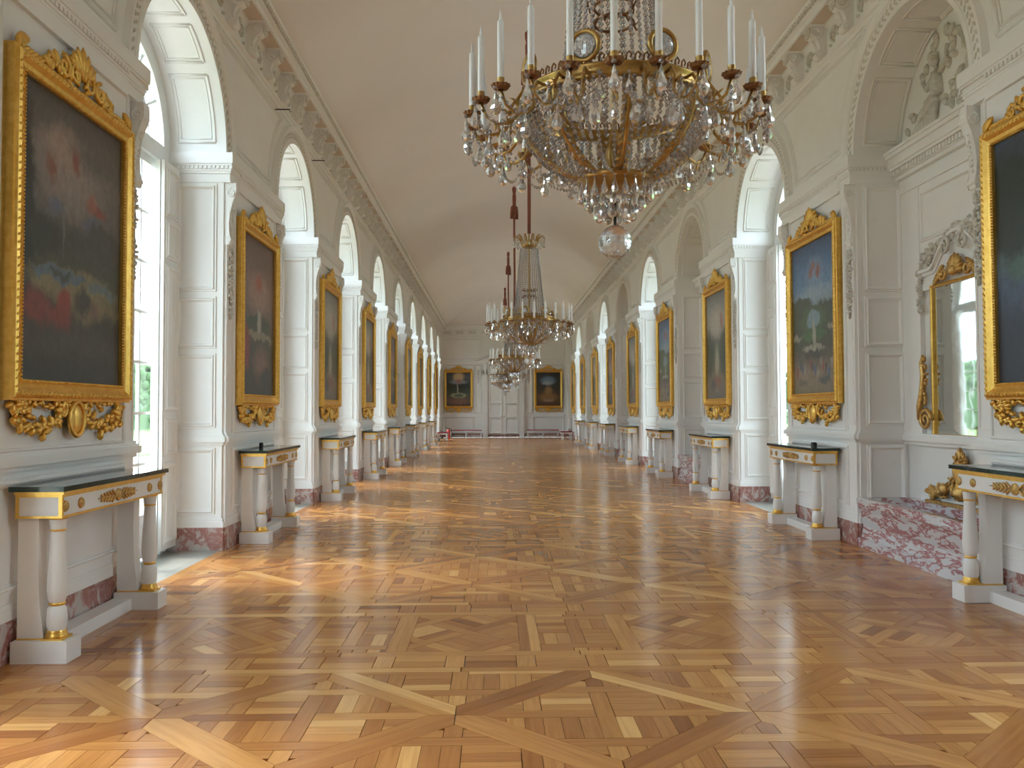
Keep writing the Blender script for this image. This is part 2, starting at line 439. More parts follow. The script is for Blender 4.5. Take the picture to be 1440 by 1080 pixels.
    def mesh(s, name):
        me = bpy.data.meshes.new(name)
        me.from_pydata(s.v, [], s.f)
        me.polygons.foreach_set('use_smooth', s.sm)
        me.update()
        return me
    def build(s, name, m, parent=None, **tags):
        me = s.mesh(name)
        me.materials.append(M[m] if isinstance(m, str) else m)
        return link(name, me, parent, **tags)
def link(name, data, parent=None, loc=None, rz=None, **tags):
    o = bpy.data.objects.new(name, data)
    col.objects.link(o)
    o.parent = parent
    if loc: o.location = loc
    if rz is not None: o.rotation_euler = (0, 0, rz)
    for k, v in tags.items():
        o[k] = v
    return o
def thing(name, label, cat, loc=(0, 0, 0), rz=0, group=None):
    o = link(name, None, None, loc, rz, label=label, category=cat)
    if group: o['group'] = group
    return o
def copy_tree(o, parent=None):
    c = o.copy()
    col.objects.link(c)
    c.parent = parent
    for ch in list(o.children):
        copy_tree(ch, c)
    return c
def place(o, side, y, z=0.0, d=0.0):
    """left side: turned 0; right side: turned half round"""
    o.location = (side * (W - d), y, z)
    o.rotation_euler = (0, 0, 0 if side < 0 else PI)
def rot2(ang):
    """matrix whose first column lies in the y-z plane at ang from y, second is x"""
    c, s_ = math.cos(ang), math.sin(ang)
    return Matrix(((0, 1, 0), (c, 0, -s_), (s_, 0, c)))
def leaf(mb, d, y, z, ang, L, w, t):
    """pointed leaf lying on a wall face, starting at (y,z) and going towards ang"""
    c, s_ = math.cos(ang), math.sin(ang)
    mb.ball((d, y + c * L / 2, z + s_ * L / 2), (L / 2, t, w / 2), 6, 5, rot2(ang))
def scroll(mb, d, y, z, r0, turns, a0, sgn, thick, n=None):
    """spiral volute tube on a wall face"""
    n = n or int(9 * turns)
    pts, rad = [], []
    for i in range(n + 1):
        t = i / n
        a = a0 + sgn * 2 * PI * turns * t
        r = r0 * (1 - 0.82 * t)
        pts.append((d, y + r * math.cos(a), z + r * math.sin(a)))
        rad.append(thick * (1 - 0.45 * t))
    mb.tube(pts, rad, 5)
ORD = ['', 'first', 'second', 'third', 'fourth', 'fifth', 'sixth', 'seventh', 'eighth', 'ninth', 'tenth']

# ------------------------------------------------------------------ outside ground
g = MB().box(-120, 120, -90, 150, -0.6, -0.25)
g.build('ground', 'gravel', kind='structure', label='pale gravel terrace outside the gallery windows')
for side in (-1, 1):
    MB().box(side * 14, side * 60, -60, 120, -0.25, -0.2).build('lawn', 'lawn', kind='structure', label='green lawn beyond the terrace outside')
    h = MB()
    x0 = side * 34
    for i in range(2600):
        zz = R.uniform(0.0, 1.0) ** 0.8
        h.ball((x0 + R.uniform(-1.1, 1.1), -50 + R.uniform(0, 156), 0.3 + 5.2 * zz + R.uniform(-0.2, 0.4)), (R.uniform(0.35, 0.7), R.uniform(0.45, 1.0), R.uniform(0.3, 0.6)), 6, 4)
    h.box(x0 - 0.9, x0 + 0.9, -50, 106, -0.2, 5.2)
    h.build('hedge', 'leaf', kind='stuff', label='tall clipped green hedge beyond the lawn on the ' + ('window wall side' if side < 0 else 'mirror niche side'), category='hedge')

# ------------------------------------------------------------------ floor
floor = MB().box(-W - 0.9, W + 0.9, Y_BACK - 0.4, Y_END + 0.4, -0.2, -0.02).build('floor', 'under', kind='structure')
def clip(poly, a, b, c):
    """keep a*x + b*y <= c"""
    out = []
    for i in range(len(poly)):
        p, q = poly[i], poly[(i + 1) % len(poly)]
        dp, dq = a * p[0] + b * p[1] - c, a * q[0] + b * q[1] - c
        if dp <= 0: out.append(p)
        if (dp < 0 < dq) or (dq < 0 < dp):
            t = dp / (dp - dq)
            out.append((p[0] + (q[0] - p[0]) * t, p[1] + (q[1] - p[1]) * t))
    return out
PIECES = []    # (polygon, grain angle, tone)
FR = random.Random(21)
def piece(poly, ang, planes=(), tone=None):
    for pl in planes:
        if len(poly) < 3: return
        poly = clip(poly, *pl)
    if len(poly) < 3: return
    A = 0.5 * abs(sum(poly[i][0] * poly[(i + 1) % len(poly)][1] - poly[(i + 1) % len(poly)][0] * poly[i][1] for i in range(len(poly))))
    if A < 4e-4: return
    t = FR.gauss(0.5, 0.2) if tone is None else FR.gauss(tone, 0.13)
    if FR.random() < 0.06: t += 0.3
    PIECES.append((poly, ang, min(1, max(0, t)), A))
def rect(x0, x1, y0, y1): return [(x0, y0), (x1, y0), (x1, y1), (x0, y1)]
def weave(cx, cy, hx, hy, w, planes, rot=0.0):
    """interlaced battens with boards filling the squares between them, round (cx,cy)"""
    c, s_ = math.cos(rot), math.sin(rot)
    def T(p): return [(cx + x * c - y * s_, cy + x * s_ + y * c) for x, y in p]
    P4 = 4 * w
    n = int(math.ceil((hx + hy) / P4)) + 1
    o = -0.5 * w
    for I in range(-n, n + 1):
        for J in range(-n, n + 1):
            x, y = I * P4 + o, J * P4 + o
            if abs(x) > hx + hy + P4 or abs(y) > hx + hy + P4: continue
            if (I + J) % 2 == 0:
                piece(T(rect(x, x + w, y - 3 * w, y + 4 * w)), rot + PI / 2, planes)
                piece(T(rect(x + w, x + P4, y + 0, y + w)), rot, planes) if False else None
            else:
                piece(T(rect(x - 3 * w, x + 4 * w, y, y + w)), rot, planes)
            hor = FR.random() < 0.5
            for q in range(3):
                if hor: piece(T(rect(x + w, x + P4, y + w * (1 + q), y + w * (2 + q))), rot, planes)
                else: piece(T(rect(x + w * (1 + q), x + w * (2 + q), y + w, y + P4)), rot + PI / 2, planes)
ax, ay = 0.715, 0.6585
XE = W - 0.115
for n in range(-1, 10):
    c0 = AY(n) - 0.05
    room = [(1, 0, XE), (-1, 0, XE), (0, 1, c0 + 2 * ay), (0, -1, -(c0 - 2 * ay))]
    for i in range(-5, 6):
        for j in range(-2, 3):
            if (i + j) % 2 == 0: continue
            cx, cy = i * ax, c0 + j * ay
            L = math.hypot(1 / ax, 1 / ay)
            fw = 0.088 * L
            for sx in (-1, 1):
                for sy in (-1, 1):
                    p = [(cx + sx * ax, cy), (cx, cy + sy * ay), (cx, cy + sy * ay * (1 - fw)), (cx + sx * ax * (1 - fw), cy)]
                    ang = math.atan2(-sy * ay, sx * ax)
                    piece(p, ang, room, 0.82 if sx * sy > 0 else 0.32)
            dia = [(sx / ax, sy / ay, 1 - fw + sx * cx / ax + sy * cy / ay) for sx in (-1, 1) for sy in (-1, 1)]
            weave(cx, cy, ax * 0.5, ay * 0.5, 0.086, room + dia)
for k in range(-2, 10):
    c0 = PY(k) - 0.05
    b0, b1 = c0 - BAY / 2 + 2 * ay, c0 + BAY / 2 - 2 * ay
    hb = (b1 - b0) / 2
    room = [(1, 0, XE), (-1, 0, XE), (0, 1, min(b1, Y_END)), (0, -1, -max(b0, Y_BACK))]
    e1, e2, e3 = hb, hb - 0.075, hb - 0.30
    e4 = e3 - 0.085
    for sg in (-1, 1):
        for x in range(-3, 4):
            x0 = x * 1.43 - 0.715
            piece(rect(x0, x0 + 1.43, *sorted((c0 + sg * e1, c0 + sg * e2))), 0, room)
            piece(rect(x0 + 0.7, x0 + 2.13, *sorted((c0 + sg * e3, c0 + sg * e4))), 0, room)
        x = -XE
        q = 0
        while x < XE:
            if q % 2 == 0:
                piece(rect(x, x + 0.11, *sorted((c0 + sg * e2, c0 + sg * e3))), PI / 2, room)
                x += 0.11
            else:
                ym = (e2 + e3) / 2
                piece(rect(x, x + 0.3, *sorted((c0 + sg * e2, c0 + sg * ym))), 0, room)
                piece(rect(x, x + 0.3, *sorted((c0 + sg * ym, c0 + sg * e3))), 0, room)
                x += 0.3
            q += 1
    inner = room + [(0, 1, c0 + e4), (0, -1, -(c0 - e4))]
    for i in range(-5, 6):
        cx = i * 0.715
        if abs(cx) > XE + 0.4: continue
        if i % 2:
            weave(cx, c0, 0.25, 0.3, 0.088, inner + [(1, 0, cx + 0.345), (-1, 0, -(cx - 0.345))], PI / 4)
        else:
            weave(cx, c0, 0.2, 0.25, 0.086, inner + [(1, 0, cx + 0.245), (-1, 0, -(cx - 0.245))])
            for sg in (-1, 1):
                for q in (0, 1):
                    xa = cx + sg * (0.245 + 0.0625 * q)
                    piece(rect(*sorted((xa, xa + sg * 0.0625)), c0 - e4, c0 + e4), PI / 2, inner)
for sg in (-1, 1):
    y = Y_BACK
    while y < Y_END:
        y2 = min(Y_END, y + 1.6)
        piece(rect(*sorted((sg * XE, sg * W)), y, y2), PI / 2, (), 0.55)
        y = y2
def plank_geo(mb, uvs, tones, p, ang, tone):
    cx = sum(q[0] for q in p) / len(p)
    cy = sum(q[1] for q in p) / len(p)
    ext = max(math.hypot(q[0] - cx, q[1] - cy) for q in p)
    k = 1 - 0.0034 / max(ext, 0.02)
    z = FR.uniform(-0.0006, 0.0)
    tilt = FR.uniform(-0.0004, 0.0004), FR.uniform(-0.0004, 0.0004)
    if sum(p[i][0] * p[(i + 1) % len(p)][1] - p[(i + 1) % len(p)][0] * p[i][1] for i in range(len(p))) < 0:
        p = p[::-1]
    q = [(cx + (a - cx) * k, cy + (b - cy) * k) for a, b in p]
    n = len(q)
    top = [(a, b, z + (a - cx) * tilt[0] + (b - cy) * tilt[1]) for a, b in q]
    bot = [(a, b, -0.021) for a, b in q]
    mb.add(top + bot, [tuple(range(n))] + [(i, n + i, n + (i + 1) % n, (i + 1) % n) for i in range(n)])
    c, s_ = math.cos(ang), math.sin(ang)
    ou, ov = FR.uniform(0, 40), FR.uniform(0, 40)
    uv = [((a * c + b * s_) + ou, (-a * s_ + b * c) + ov) for a, b in q]
    uvs += uv + uv
    tones += [tone] * (2 * n)
def finish_wood(mb, uvs, tones, name, parent, **tags):
    me = mb.mesh(name)
    me.materials.append(M['wood'])
    lay = me.uv_layers.new(name='UVMap')
    li = [0] * len(me.loops)
    me.loops.foreach_get('vertex_index', li)
    lay.data.foreach_set('uv', [c for i in li for c in uvs[i]])
    at = me.attributes.new('tone', 'FLOAT', 'POINT')
    at.data.foreach_set('value', tones)
    return link(name, me, parent, **tags)
def seen(p):
    x = sum(q[0] for q in p[0]) / len(p[0]) - CAMX
    y = sum(q[1] for q in p[0]) / len(p[0])
    if y < 3.2: return 0
    u = 694 + 1165 * x / y
    v = 577 + 1165 * 1.45 / y
    if not (0 < u < 1440 and v < 1085): return 0
    return p[3] / y ** 3
PIECES.sort(key=seen, reverse=True)
for p, ang, tone, A in PIECES[:300]:
    mb, uvs, tones = MB(), [], []
    plank_geo(mb, uvs, tones, p, ang, tone)
    finish_wood(mb, uvs, tones, 'plank', floor)
mb, uvs, tones = MB(), [], []
for p, ang, tone, A in PIECES[300:]:
    plank_geo(mb, uvs, tones, p, ang, tone)
finish_wood(mb, uvs, tones, 'parquet_field', floor, kind='stuff')
slab_me = MB().box(-0.66, -0.002, -RA - 0.2, RA + 0.2, -0.06, -0.001).mesh('stone_slab')
slab_me.materials.append(M['stone'])
for side, ns in ((-1, LEFT_WINDOWS), (1, RIGHT_WINDOWS)):
    for n in ns:
        place(link('stone_slab', slab_me, floor), side, AY(n))

# ------------------------------------------------------------------ walls
def lx(side, d): return side * (W - d)
def wall_plate(mb, d0, d1, y0, y1, z0, z1):
    mb.box(d0, d1, y0, y1, z0, z1)
walls = {}
for side, nm in ((-1, 'wall_left'), (1, 'wall_right')):
    m_ = MB()
    m_.box(lx(side, 0), lx(side, -0.66), Y_BACK - 0.5, Y_END + 0.5, HL, 7.6)
    walls[side] = m_.build(nm, 'paint', kind='structure')
mould = [(-0.012, 0.0), (0.0, 0.012), (0.003, 0.024), (0.016, 0.030), (0.026, 0.016), (0.040, 0.016), (0.043, 0.0)]
# --- pier
pm = MB()
HWP = BAY / 2 - RA       # half width of a pier
pm.box(-0.66, 0, -HWP, HWP, 0, HS)
pm.box(0, 0.03, -1.03, 1.03, 0.2, 3.22)
pm.box(0, 0.03, -0.90, 0.90, 3.22, 3.93)
pm.box(0.03, 0.042, -0.80, 0.80, 1.24, 3.86)     # ground of the painting
for d0, z0, z1, g0 in ((0.03, 0.24, 0.30, 0.03), (0.018, 0.30, 0.335, 0.018)):
    pm.box(-0.56, g0, -HWP - g0, HWP + g0, z0, z1)
    pm.box(0, 0.03 + g0 * 0.5, -1.03 - g0, 1.03 + g0, z0, z1)
def face_front(yc, zc, d):
    return lambda a, b, h: (d + h, yc + a, zc + b)
def face_side(sg, xc, zc, y):
    return lambda a, b, h: (xc + a, sg * (y + h), zc + b)
pm.rectmould(0.80, 0.29, mould, face_front(0, 0.73, 0.03))
pm.rectmould(0.80, 1.31, mould, face_front(0, 2.55, 0.03))
for sg in (-1, 1):
    for z0, z1 in ((0.42, 1.03), (1.32, 2.02), (2.16, 2.62), (2.76, 3.82)):
        pm.rectmould(0.17, (z1 - z0) / 2, mould, face_side(sg, -0.28, (z0 + z1) / 2, HWP))
    # narrow strips each side of the painting
    pm.rectmould(0.075, 1.0, [(0, 0), (0, 0.008), (0.012, 0.008), (0.014, 0)], face_front(sg * 0.915, 2.3, 0.03))
pier_me = pm.mesh('pier')
pier_me.materials.append(M['paint'])
mbm = MB()
mbm.box(-0.56, 0.03, -HWP - 0.03, HWP + 0.03, 0, 0.24)
mbm.box(0.03, 0.048, -1.06, 1.06, 0, 0.24)
base_me = mbm.mesh('marble_base')
base_me.materials.append(M['marble_red'])
dm = MB()
for z0, z1, e in ((1.10, 1.13, 0.02), (1.13, 1.185, 0.045), (1.185, 1.20, 0.03), (1.20, 1.225, 0.015)):
    dm.box(-0.57, e, -HWP - e, HWP + e, z0, z1)
    dm.box(0, 0.03 + e, -1.03 - e, 1.03 + e, z0, z1)
dado_me = dm.mesh('dado_rail')
dado_me.materials.append(M['paint'])
im = MB()
DF = 0.062            # extra projection of the impost over the pier front
for z0, z1, e in ((3.88, 3.905, 0.012), (3.905, 3.975, 0.004), (3.975, 4.0, 0.014), (4.0, 4.02, 0.022), (4.055, 4.075, 0.032), (4.075, HS, 0.042)):
    im.box(-0.60, e + DF, -HWP - e, HWP + e, z0, z1)
im.box(-0.60, 0.014 + DF, -HWP - 0.014, HWP + 0.014, 4.02, 4.055)
for sg in (-1, 1):
    for i in range(15):
        x = -0.56 + i * 0.045
        im.box(x, x + 0.026, sg * (HWP + 0.01), sg * (HWP + 0.032), 4.022, 4.053)
y = -0.74
while y < 0.72:
    im.box(DF + 0.01, DF + 0.034, y, y + 0.03, 4.022, 4.053)
    y += 0.052
im.box(0, DF + 0.012, -0.77, 0.77, 3.86, 4.0)
impost_me = im.mesh('impost_capital')
impost_me.materials.append(M['paint'])
# scroll console under the entablature ends
def console_mesh(hh, pr, wd, name, mname='paint'):
    c = MB()
    prof = [(0, 0), (pr, 0), (pr * 1.05, -0.10 * hh), (pr * 0.98, -0.2 * hh), (pr * 0.72, -0.32 * hh), (pr * 0.5, -0.48 * hh), (pr * 0.40, -0.65 * hh), (pr * 0.45, -0.82 * hh), (pr * 0.6, -0.93 * hh), (pr * 0.45, -hh), (0, -hh)]
    c.prism(prof, lambda a, b: (a, -wd * 0.42, b), lambda a, b: (a, wd * 0.42, b))
    r1, r2 = pr * 0.42, pr * 0.24
    c.lathe([(r1, -wd / 2), (r1, wd / 2)], 14, (pr * 0.66, 0, -0.16 * hh), 1)
    c.lathe([(r2, -wd * 0.55), (r2, wd * 0.55)], 12, (pr * 0.42, 0, -0.92 * hh), 1)
    for sg in (-1, 1):
        for (cx, cz, r) in ((pr * 0.66, -0.16 * hh, r1), (pr * 0.42, -0.92 * hh, r2)):
            pts = []
            for t in range(17):
                a = t / 16 * 2 * PI * 1.6 + PI / 2
                rr = r * (1 - 0.75 * t / 16)
                pts.append((cx + rr * math.cos(a), sg * wd * 0.52, cz + rr * math.sin(a)))
            c.tube(pts, r * 0.20, 6)
        # raised edge following the S
        c.tube([(p[0], sg * wd * 0.42, p[1]) for p in prof[1:-1]], pr * 0.06, 5)
    for q in range(7):
        t = q / 6
        c.ball((pr * (0.78 - 0.32 * t), 0, -hh * (0.36 + 0.42 * t)), (0.012, wd * 0.16, 0.018), 6, 4)
    me = c.mesh(name)
    me.materials.append(M[mname])
    return me
cons_me = console_mesh(0.66, 0.118, 0.12, 'scroll_console')
# carved fall of flowers under each console
fm = MB()
fr = random.Random(3)
for q in range(17):
    z = -0.02 - q * 0.043
    w_ = 0.05 * (1.0 if q < 11 else 1 - (q - 10) * 0.11)
    for t in range(4):
        leaf(fm, 0.0, fr.uniform(-w_, w_) * 0.6, z + fr.uniform(-0.02, 0.02), fr.uniform(PI * 0.9, PI * 2.1), fr.uniform(0.04, 0.07), 0.028, 0.018)
    fm.ball((0.012, fr.uniform(-w_, w_) * 0.7, z), 0.016, 6, 4)
drop_me = fm.mesh('carved_drop')
drop_me.materials.append(M['carved'])
trims = {}
for side, nm in ((-1, 'trim_5'), (1, 'trim_6')):
    trims[side] = link(nm, None, None, kind='structure', label='white imposts, dado rails and archivolts of the ' + ('wall of windows' if side < 0 else 'wall of mirror niches'))
for side in (-1, 1):
    w_ = walls[side]
    tr_ = trims[side]
    for k in range(-2, 10):
        y = PY(k)
        p = link('pier', pier_me, w_)
        place(p, side, y)
        place(link('marble_base', base_me, w_), side, y)
        place(link('dado_rail', dado_me, tr_), side, y)
        place(link('impost_capital', impost_me, tr_), side, y)
        for sg in (-1, 1):
            place(link('scroll_console', cons_me, tr_), side, y + sg * 0.985, 3.88, 0.0)
            place(link('carved_drop', drop_me, tr_), side, y + sg * 0.945, 3.20, 0.045)

# --- spandrels with the arches cut out, archivolts, coffered soffits
def arc(n, r, a0=0.0, a1=PI):
    return [(r * math.cos(a0 + (a1 - a0) * i / n), HS + r * math.sin(a0 + (a1 - a0) * i / n)) for i in range(n + 1)]
sm_ = MB()
NA = 40
inn = arc(NA, RA)
vs, fs = [], []
for i, (y, z) in enumerate(inn):
    vs += [(0, y, z), (0, y, HL), (-0.66, y, z), (-0.66, y, HL)]
for i in range(NA):
    a, b = 4 * i, 4 * (i + 1)
    fs += [(a, b, b + 1, a + 1), (a + 2, a + 3, b + 3, b + 2)]
sm_.add(vs, fs)
for sg in (-1, 1):
    sm_.box(-0.66, 0, sg * RA, sg * BAY / 2, HS, HL)
vs, fs = [], []
for (y, z) in inn:
    vs += [(0, y, z), (-0.62, y, z)]
for i in range(NA):
    fs.append((2 * i, 2 * i + 1, 2 * i + 3, 2 * i + 2))
sm_.add(vs, fs, True)
# raised frames of the soffit coffers
for a0, a1 in ((6, 42), (49, 72), (79, 101), (108, 131), (138, 174)):
    for ins, rr in ((0.0, 0.015), (0.036, 0.009)):
        A0, A1 = math.radians(a0) + ins / RA, math.radians(a1) - ins / RA
        d0, d1 = -0.48 + ins, -0.09 - ins
        n = 10
        path = [(d1, RA * math.cos(A0 + (A1 - A0) * i / n), HS + RA * math.sin(A0 + (A1 - A0) * i / n)) for i in range(n + 1)]
        back = [(d0, y, z) for _, y, z in path]
        for run in (path, back, [path[0], back[0]], [path[-1], back[-1]]):
            sm_.tube(run, rr, 5)
# spandrel panel either side of each pier axis (half panels meet at the pier)
for sg in (-1, 1):
    for r_, zt, zb, tr in ((1.46, 5.42, 4.34, 0.024), (1.515, 5.37, 4.395, 0.014)):
        a0, a1 = math.asin((zb - HS) / r_), math.asin((zt - HS) / r_)
        cv = [(0.002, sg * r_ * math.cos(a0 + (a1 - a0) * i / 12), HS + r_ * math.sin(a0 + (a1 - a0) * i / 12)) for i in range(13)]
        for run in (cv, [(0.002, sg * BAY / 2, zb), cv[0]], [(0.002, sg * BAY / 2, zt), cv[-1]]):
            sm_.tube(run, tr, 6)
sp_me = sm_.mesh('spandrel')
sp_me.materials.append(M['paint'])
av = MB()
prof = [(RA + 0.0, 0.0), (RA + 0.0, 0.025), (RA + 0.05, 0.025), (RA + 0.055, 0.016), (RA + 0.17, 0.016), (RA + 0.175, 0.035), (RA + 0.205, 0.055), (RA + 0.24, 0.06), (RA + 0.25, 0.0)]
vs, fs = [], []
m_ = len(prof)
for i in range(NA + 1):
    a = PI * i / NA
    for r, d in prof:
        vs.append((d, r * math.cos(a), HS + r * math.sin(a)))
for i in range(NA):
    for k in range(m_ - 1):
        fs.append((i * m_ + k, i * m_ + k + 1, (i + 1) * m_ + k + 1, (i + 1) * m_ + k))
av.add(vs, fs)
arch_me = av.mesh('archivolt')
arch_me.materials.append(M['paint'])
ac = MB()
for i in range(46):
    a = PI * (i + 0.5) / 46
    rr = RA + 0.112
    for q in (-1, 1):
        r2 = rr + q * 0.022
        ac.ball((0.017, r2 * math.cos(a + q * 0.01), HS + r2 * math.sin(a + q * 0.01)), (0.034, 0.009, 0.015), 6, 4, rot2(a + PI / 2 + q * 0.6))
carv_me = ac.mesh('archivolt_carving')
carv_me.materials.append(M['carved'])
for side in (-1, 1):
    w_ = walls[side]
    for n in range(-1, 10):
        nich = side > 0 and n % 2
        for nm, me in (('spandrel', sp_me), ('archivolt', arch_me), ('archivolt_carving', carv_me)):
            place(link(nm, me, w_ if nm == 'spandrel' else trims[side]), side, AY(n))
    # solid ends of the upper wall beside the last piers
    m_ = MB()
    m_.box(lx(side, 0), lx(side, -0.66), AY(9) + BAY / 2, Y_END + 0.5, HS, HL)
    m_.box(lx(side, 0), lx(side, -0.66), Y_BACK - 0.5, AY(-1) - BAY / 2, HS, HL)
    m_.box(lx(side, 0), lx(side, -0.66), PY(9) + HWP, Y_END + 0.5, 0, HS)
    m_.box(lx(side, 0), lx(side, -0.66), Y_BACK - 0.5, PY(-2) - HWP, 0, HS)
    m_.build('end_return', 'paint', w_)

# --- cornice
CPROF = [(0, HL - 0.07), (0.02, HL - 0.07), (0.025, HL - 0.03), (0.05, HL - 0.015), (0.055, HL + 0.01), (0.02, HL + 0.02), (0.02, 5.86), (0.06, 5.90),
         (0.275, 5.90), (0.275, 5.965), (0.295, 5.975), (0.35, 6.035), (CP, 6.05), (CP, 6.075), (0, 6.075)]
def cornice(name, f, L0, L1, mname='paint', **tags):
    c = MB()
    n = len(CPROF)
    c.add([f(d, L0, z) for d, z in CPROF] + [f(d, L1, z) for d, z in CPROF], [(i, i + 1, n + i + 1, n + i) for i in range(n - 1)])
    return c.build(name, mname, None, kind='structure', **tags)
mod_me = console_mesh(0.345, 0.205, 0.105, 'bracket')
sof_me = MB().box(0.09, 0.25, -0.215, 0.215, 5.892, 5.899).mesh('soffit_panel')
sof_me.materials.append(M['soffit'])
brl = MB()
brl.ball((0.16, 0, -0.015), (0.06, 0.06, 0.03), 8, 5)
for q in range(-2, 3):
    brl.ball((0.205, q * 0.03, -0.06 - 0.01 * (2 - abs(q))), (0.014, 0.018, 0.05), 6, 4)
brl_me = brl.mesh('bracket_leaf')
brl_me.materials.append(M['carved'])
def frieze_carving(seed):
    c = MB()
    r_ = random.Random(seed)
    for sg in (-1, 1):
        scroll(c, 0.03, sg * 0.12, -0.16, 0.075, 1.3, PI / 2, -sg, 0.016)
        for q in range(6):
            leaf(c, 0.028, sg * r_.uniform(0.03, 0.2), -0.16 + r_.uniform(-0.1, 0.1), r_.uniform(0, 2 * PI), 0.08, 0.035, 0.02)
    c.ball((0.03, 0, -0.16), (0.02, 0.035, 0.05), 8, 5)
    me = c.mesh('frieze_carving')
    me.materials.append(M['carved'])
    return me
fr_me = frieze_carving(1)
# egg-and-dart row along the top edge
def egg_row(L):
    c = MB()
    n = int(L / 0.075)
    for i in range(n):
        y = (i + 0.5) * L / n
        c.ball((0.335, y, 6.008), (0.022, 0.026, 0.04), 6, 4)
    return c
for side in (-1, 1):
    nm = 'trim_1' if side < 0 else 'trim_2'
    c = cornice(nm, lambda d, s_, z: (lx(side, d), s_, z), Y_BACK, Y_END, label='white bracketed cornice along the ' + ('wall of windows' if side < 0 else 'wall of mirror niches'))
    e = egg_row(Y_END - Y_BACK).build('egg_moulding', 'carved', c, kind='stuff')
    e.location = (side * W, Y_BACK if side < 0 else Y_END, 0)
    e.rotation_euler = (0, 0, 0 if side < 0 else PI)
    k = 0
    y = AY(-1) - BAY / 12 * 7
    st = BAY / 6
    y = PY(-2) + st / 2 - st
    while y < Y_END - 0.3:
        if y > Y_BACK + 0.2:
            b = link('bracket', mod_me, c)
            place(b, side, y, 5.895, 0.02)
            place(link('bracket_leaf', brl_me, c), side, y, 5.895, 0.03)
            if y + st / 2 < Y_END - 0.2:
                place(link('soffit_panel', sof_me, c), side, y + st / 2)
                place(link('frieze_carving', fr_me, c), side, y + st / 2, 5.88)
        y += st

# --- vault
def vf(t):
    t = max(0, min(1, t))
    RR = (3.025 ** 2 + VAULT ** 2) / (2 * VAULT)
    x = 3.025 * (1 - t)
    return (math.sqrt(RR * RR - x * x) - (RR - VAULT)) / VAULT
xs = [-3.6] + [-3.025 + 6.05 * i / 44 for i in range(45)] + [3.6]
ys = [Y_BACK - 0.5] + [Y_BACK + CP + 5.0 * i / 20 for i in range(21)] + [4.5 + i * 2.0 for i in range(1, 18)]
ys += [Y_END - CP - 5.0 + 5.0 * i / 30 for i in range(31)] + [Y_END + 0.5]
vs = []
for y in ys:
    for x in xs:
        e = min(Y_END - CP - y, y - Y_BACK - CP)
        vs.append((x, y, HC + 0.012 + VAULT * min(vf((3.025 - abs(x)) / 3.025), vf(e / 5.0))))
nx = len(xs)
cl = MB().add(vs, [(j * nx + i, (j + 1) * nx + i, (j + 1) * nx + i + 1, j * nx + i + 1) for j in range(len(ys) - 1) for i in range(nx - 1)], True)
cl.build('ceiling', 'plaster', kind='structure')
MB().box(-5, 5, Y_BACK - 1, Y_END + 1, 7.6, 7.8).build('roof', 'outer', kind='structure', label='flat roof over the gallery')

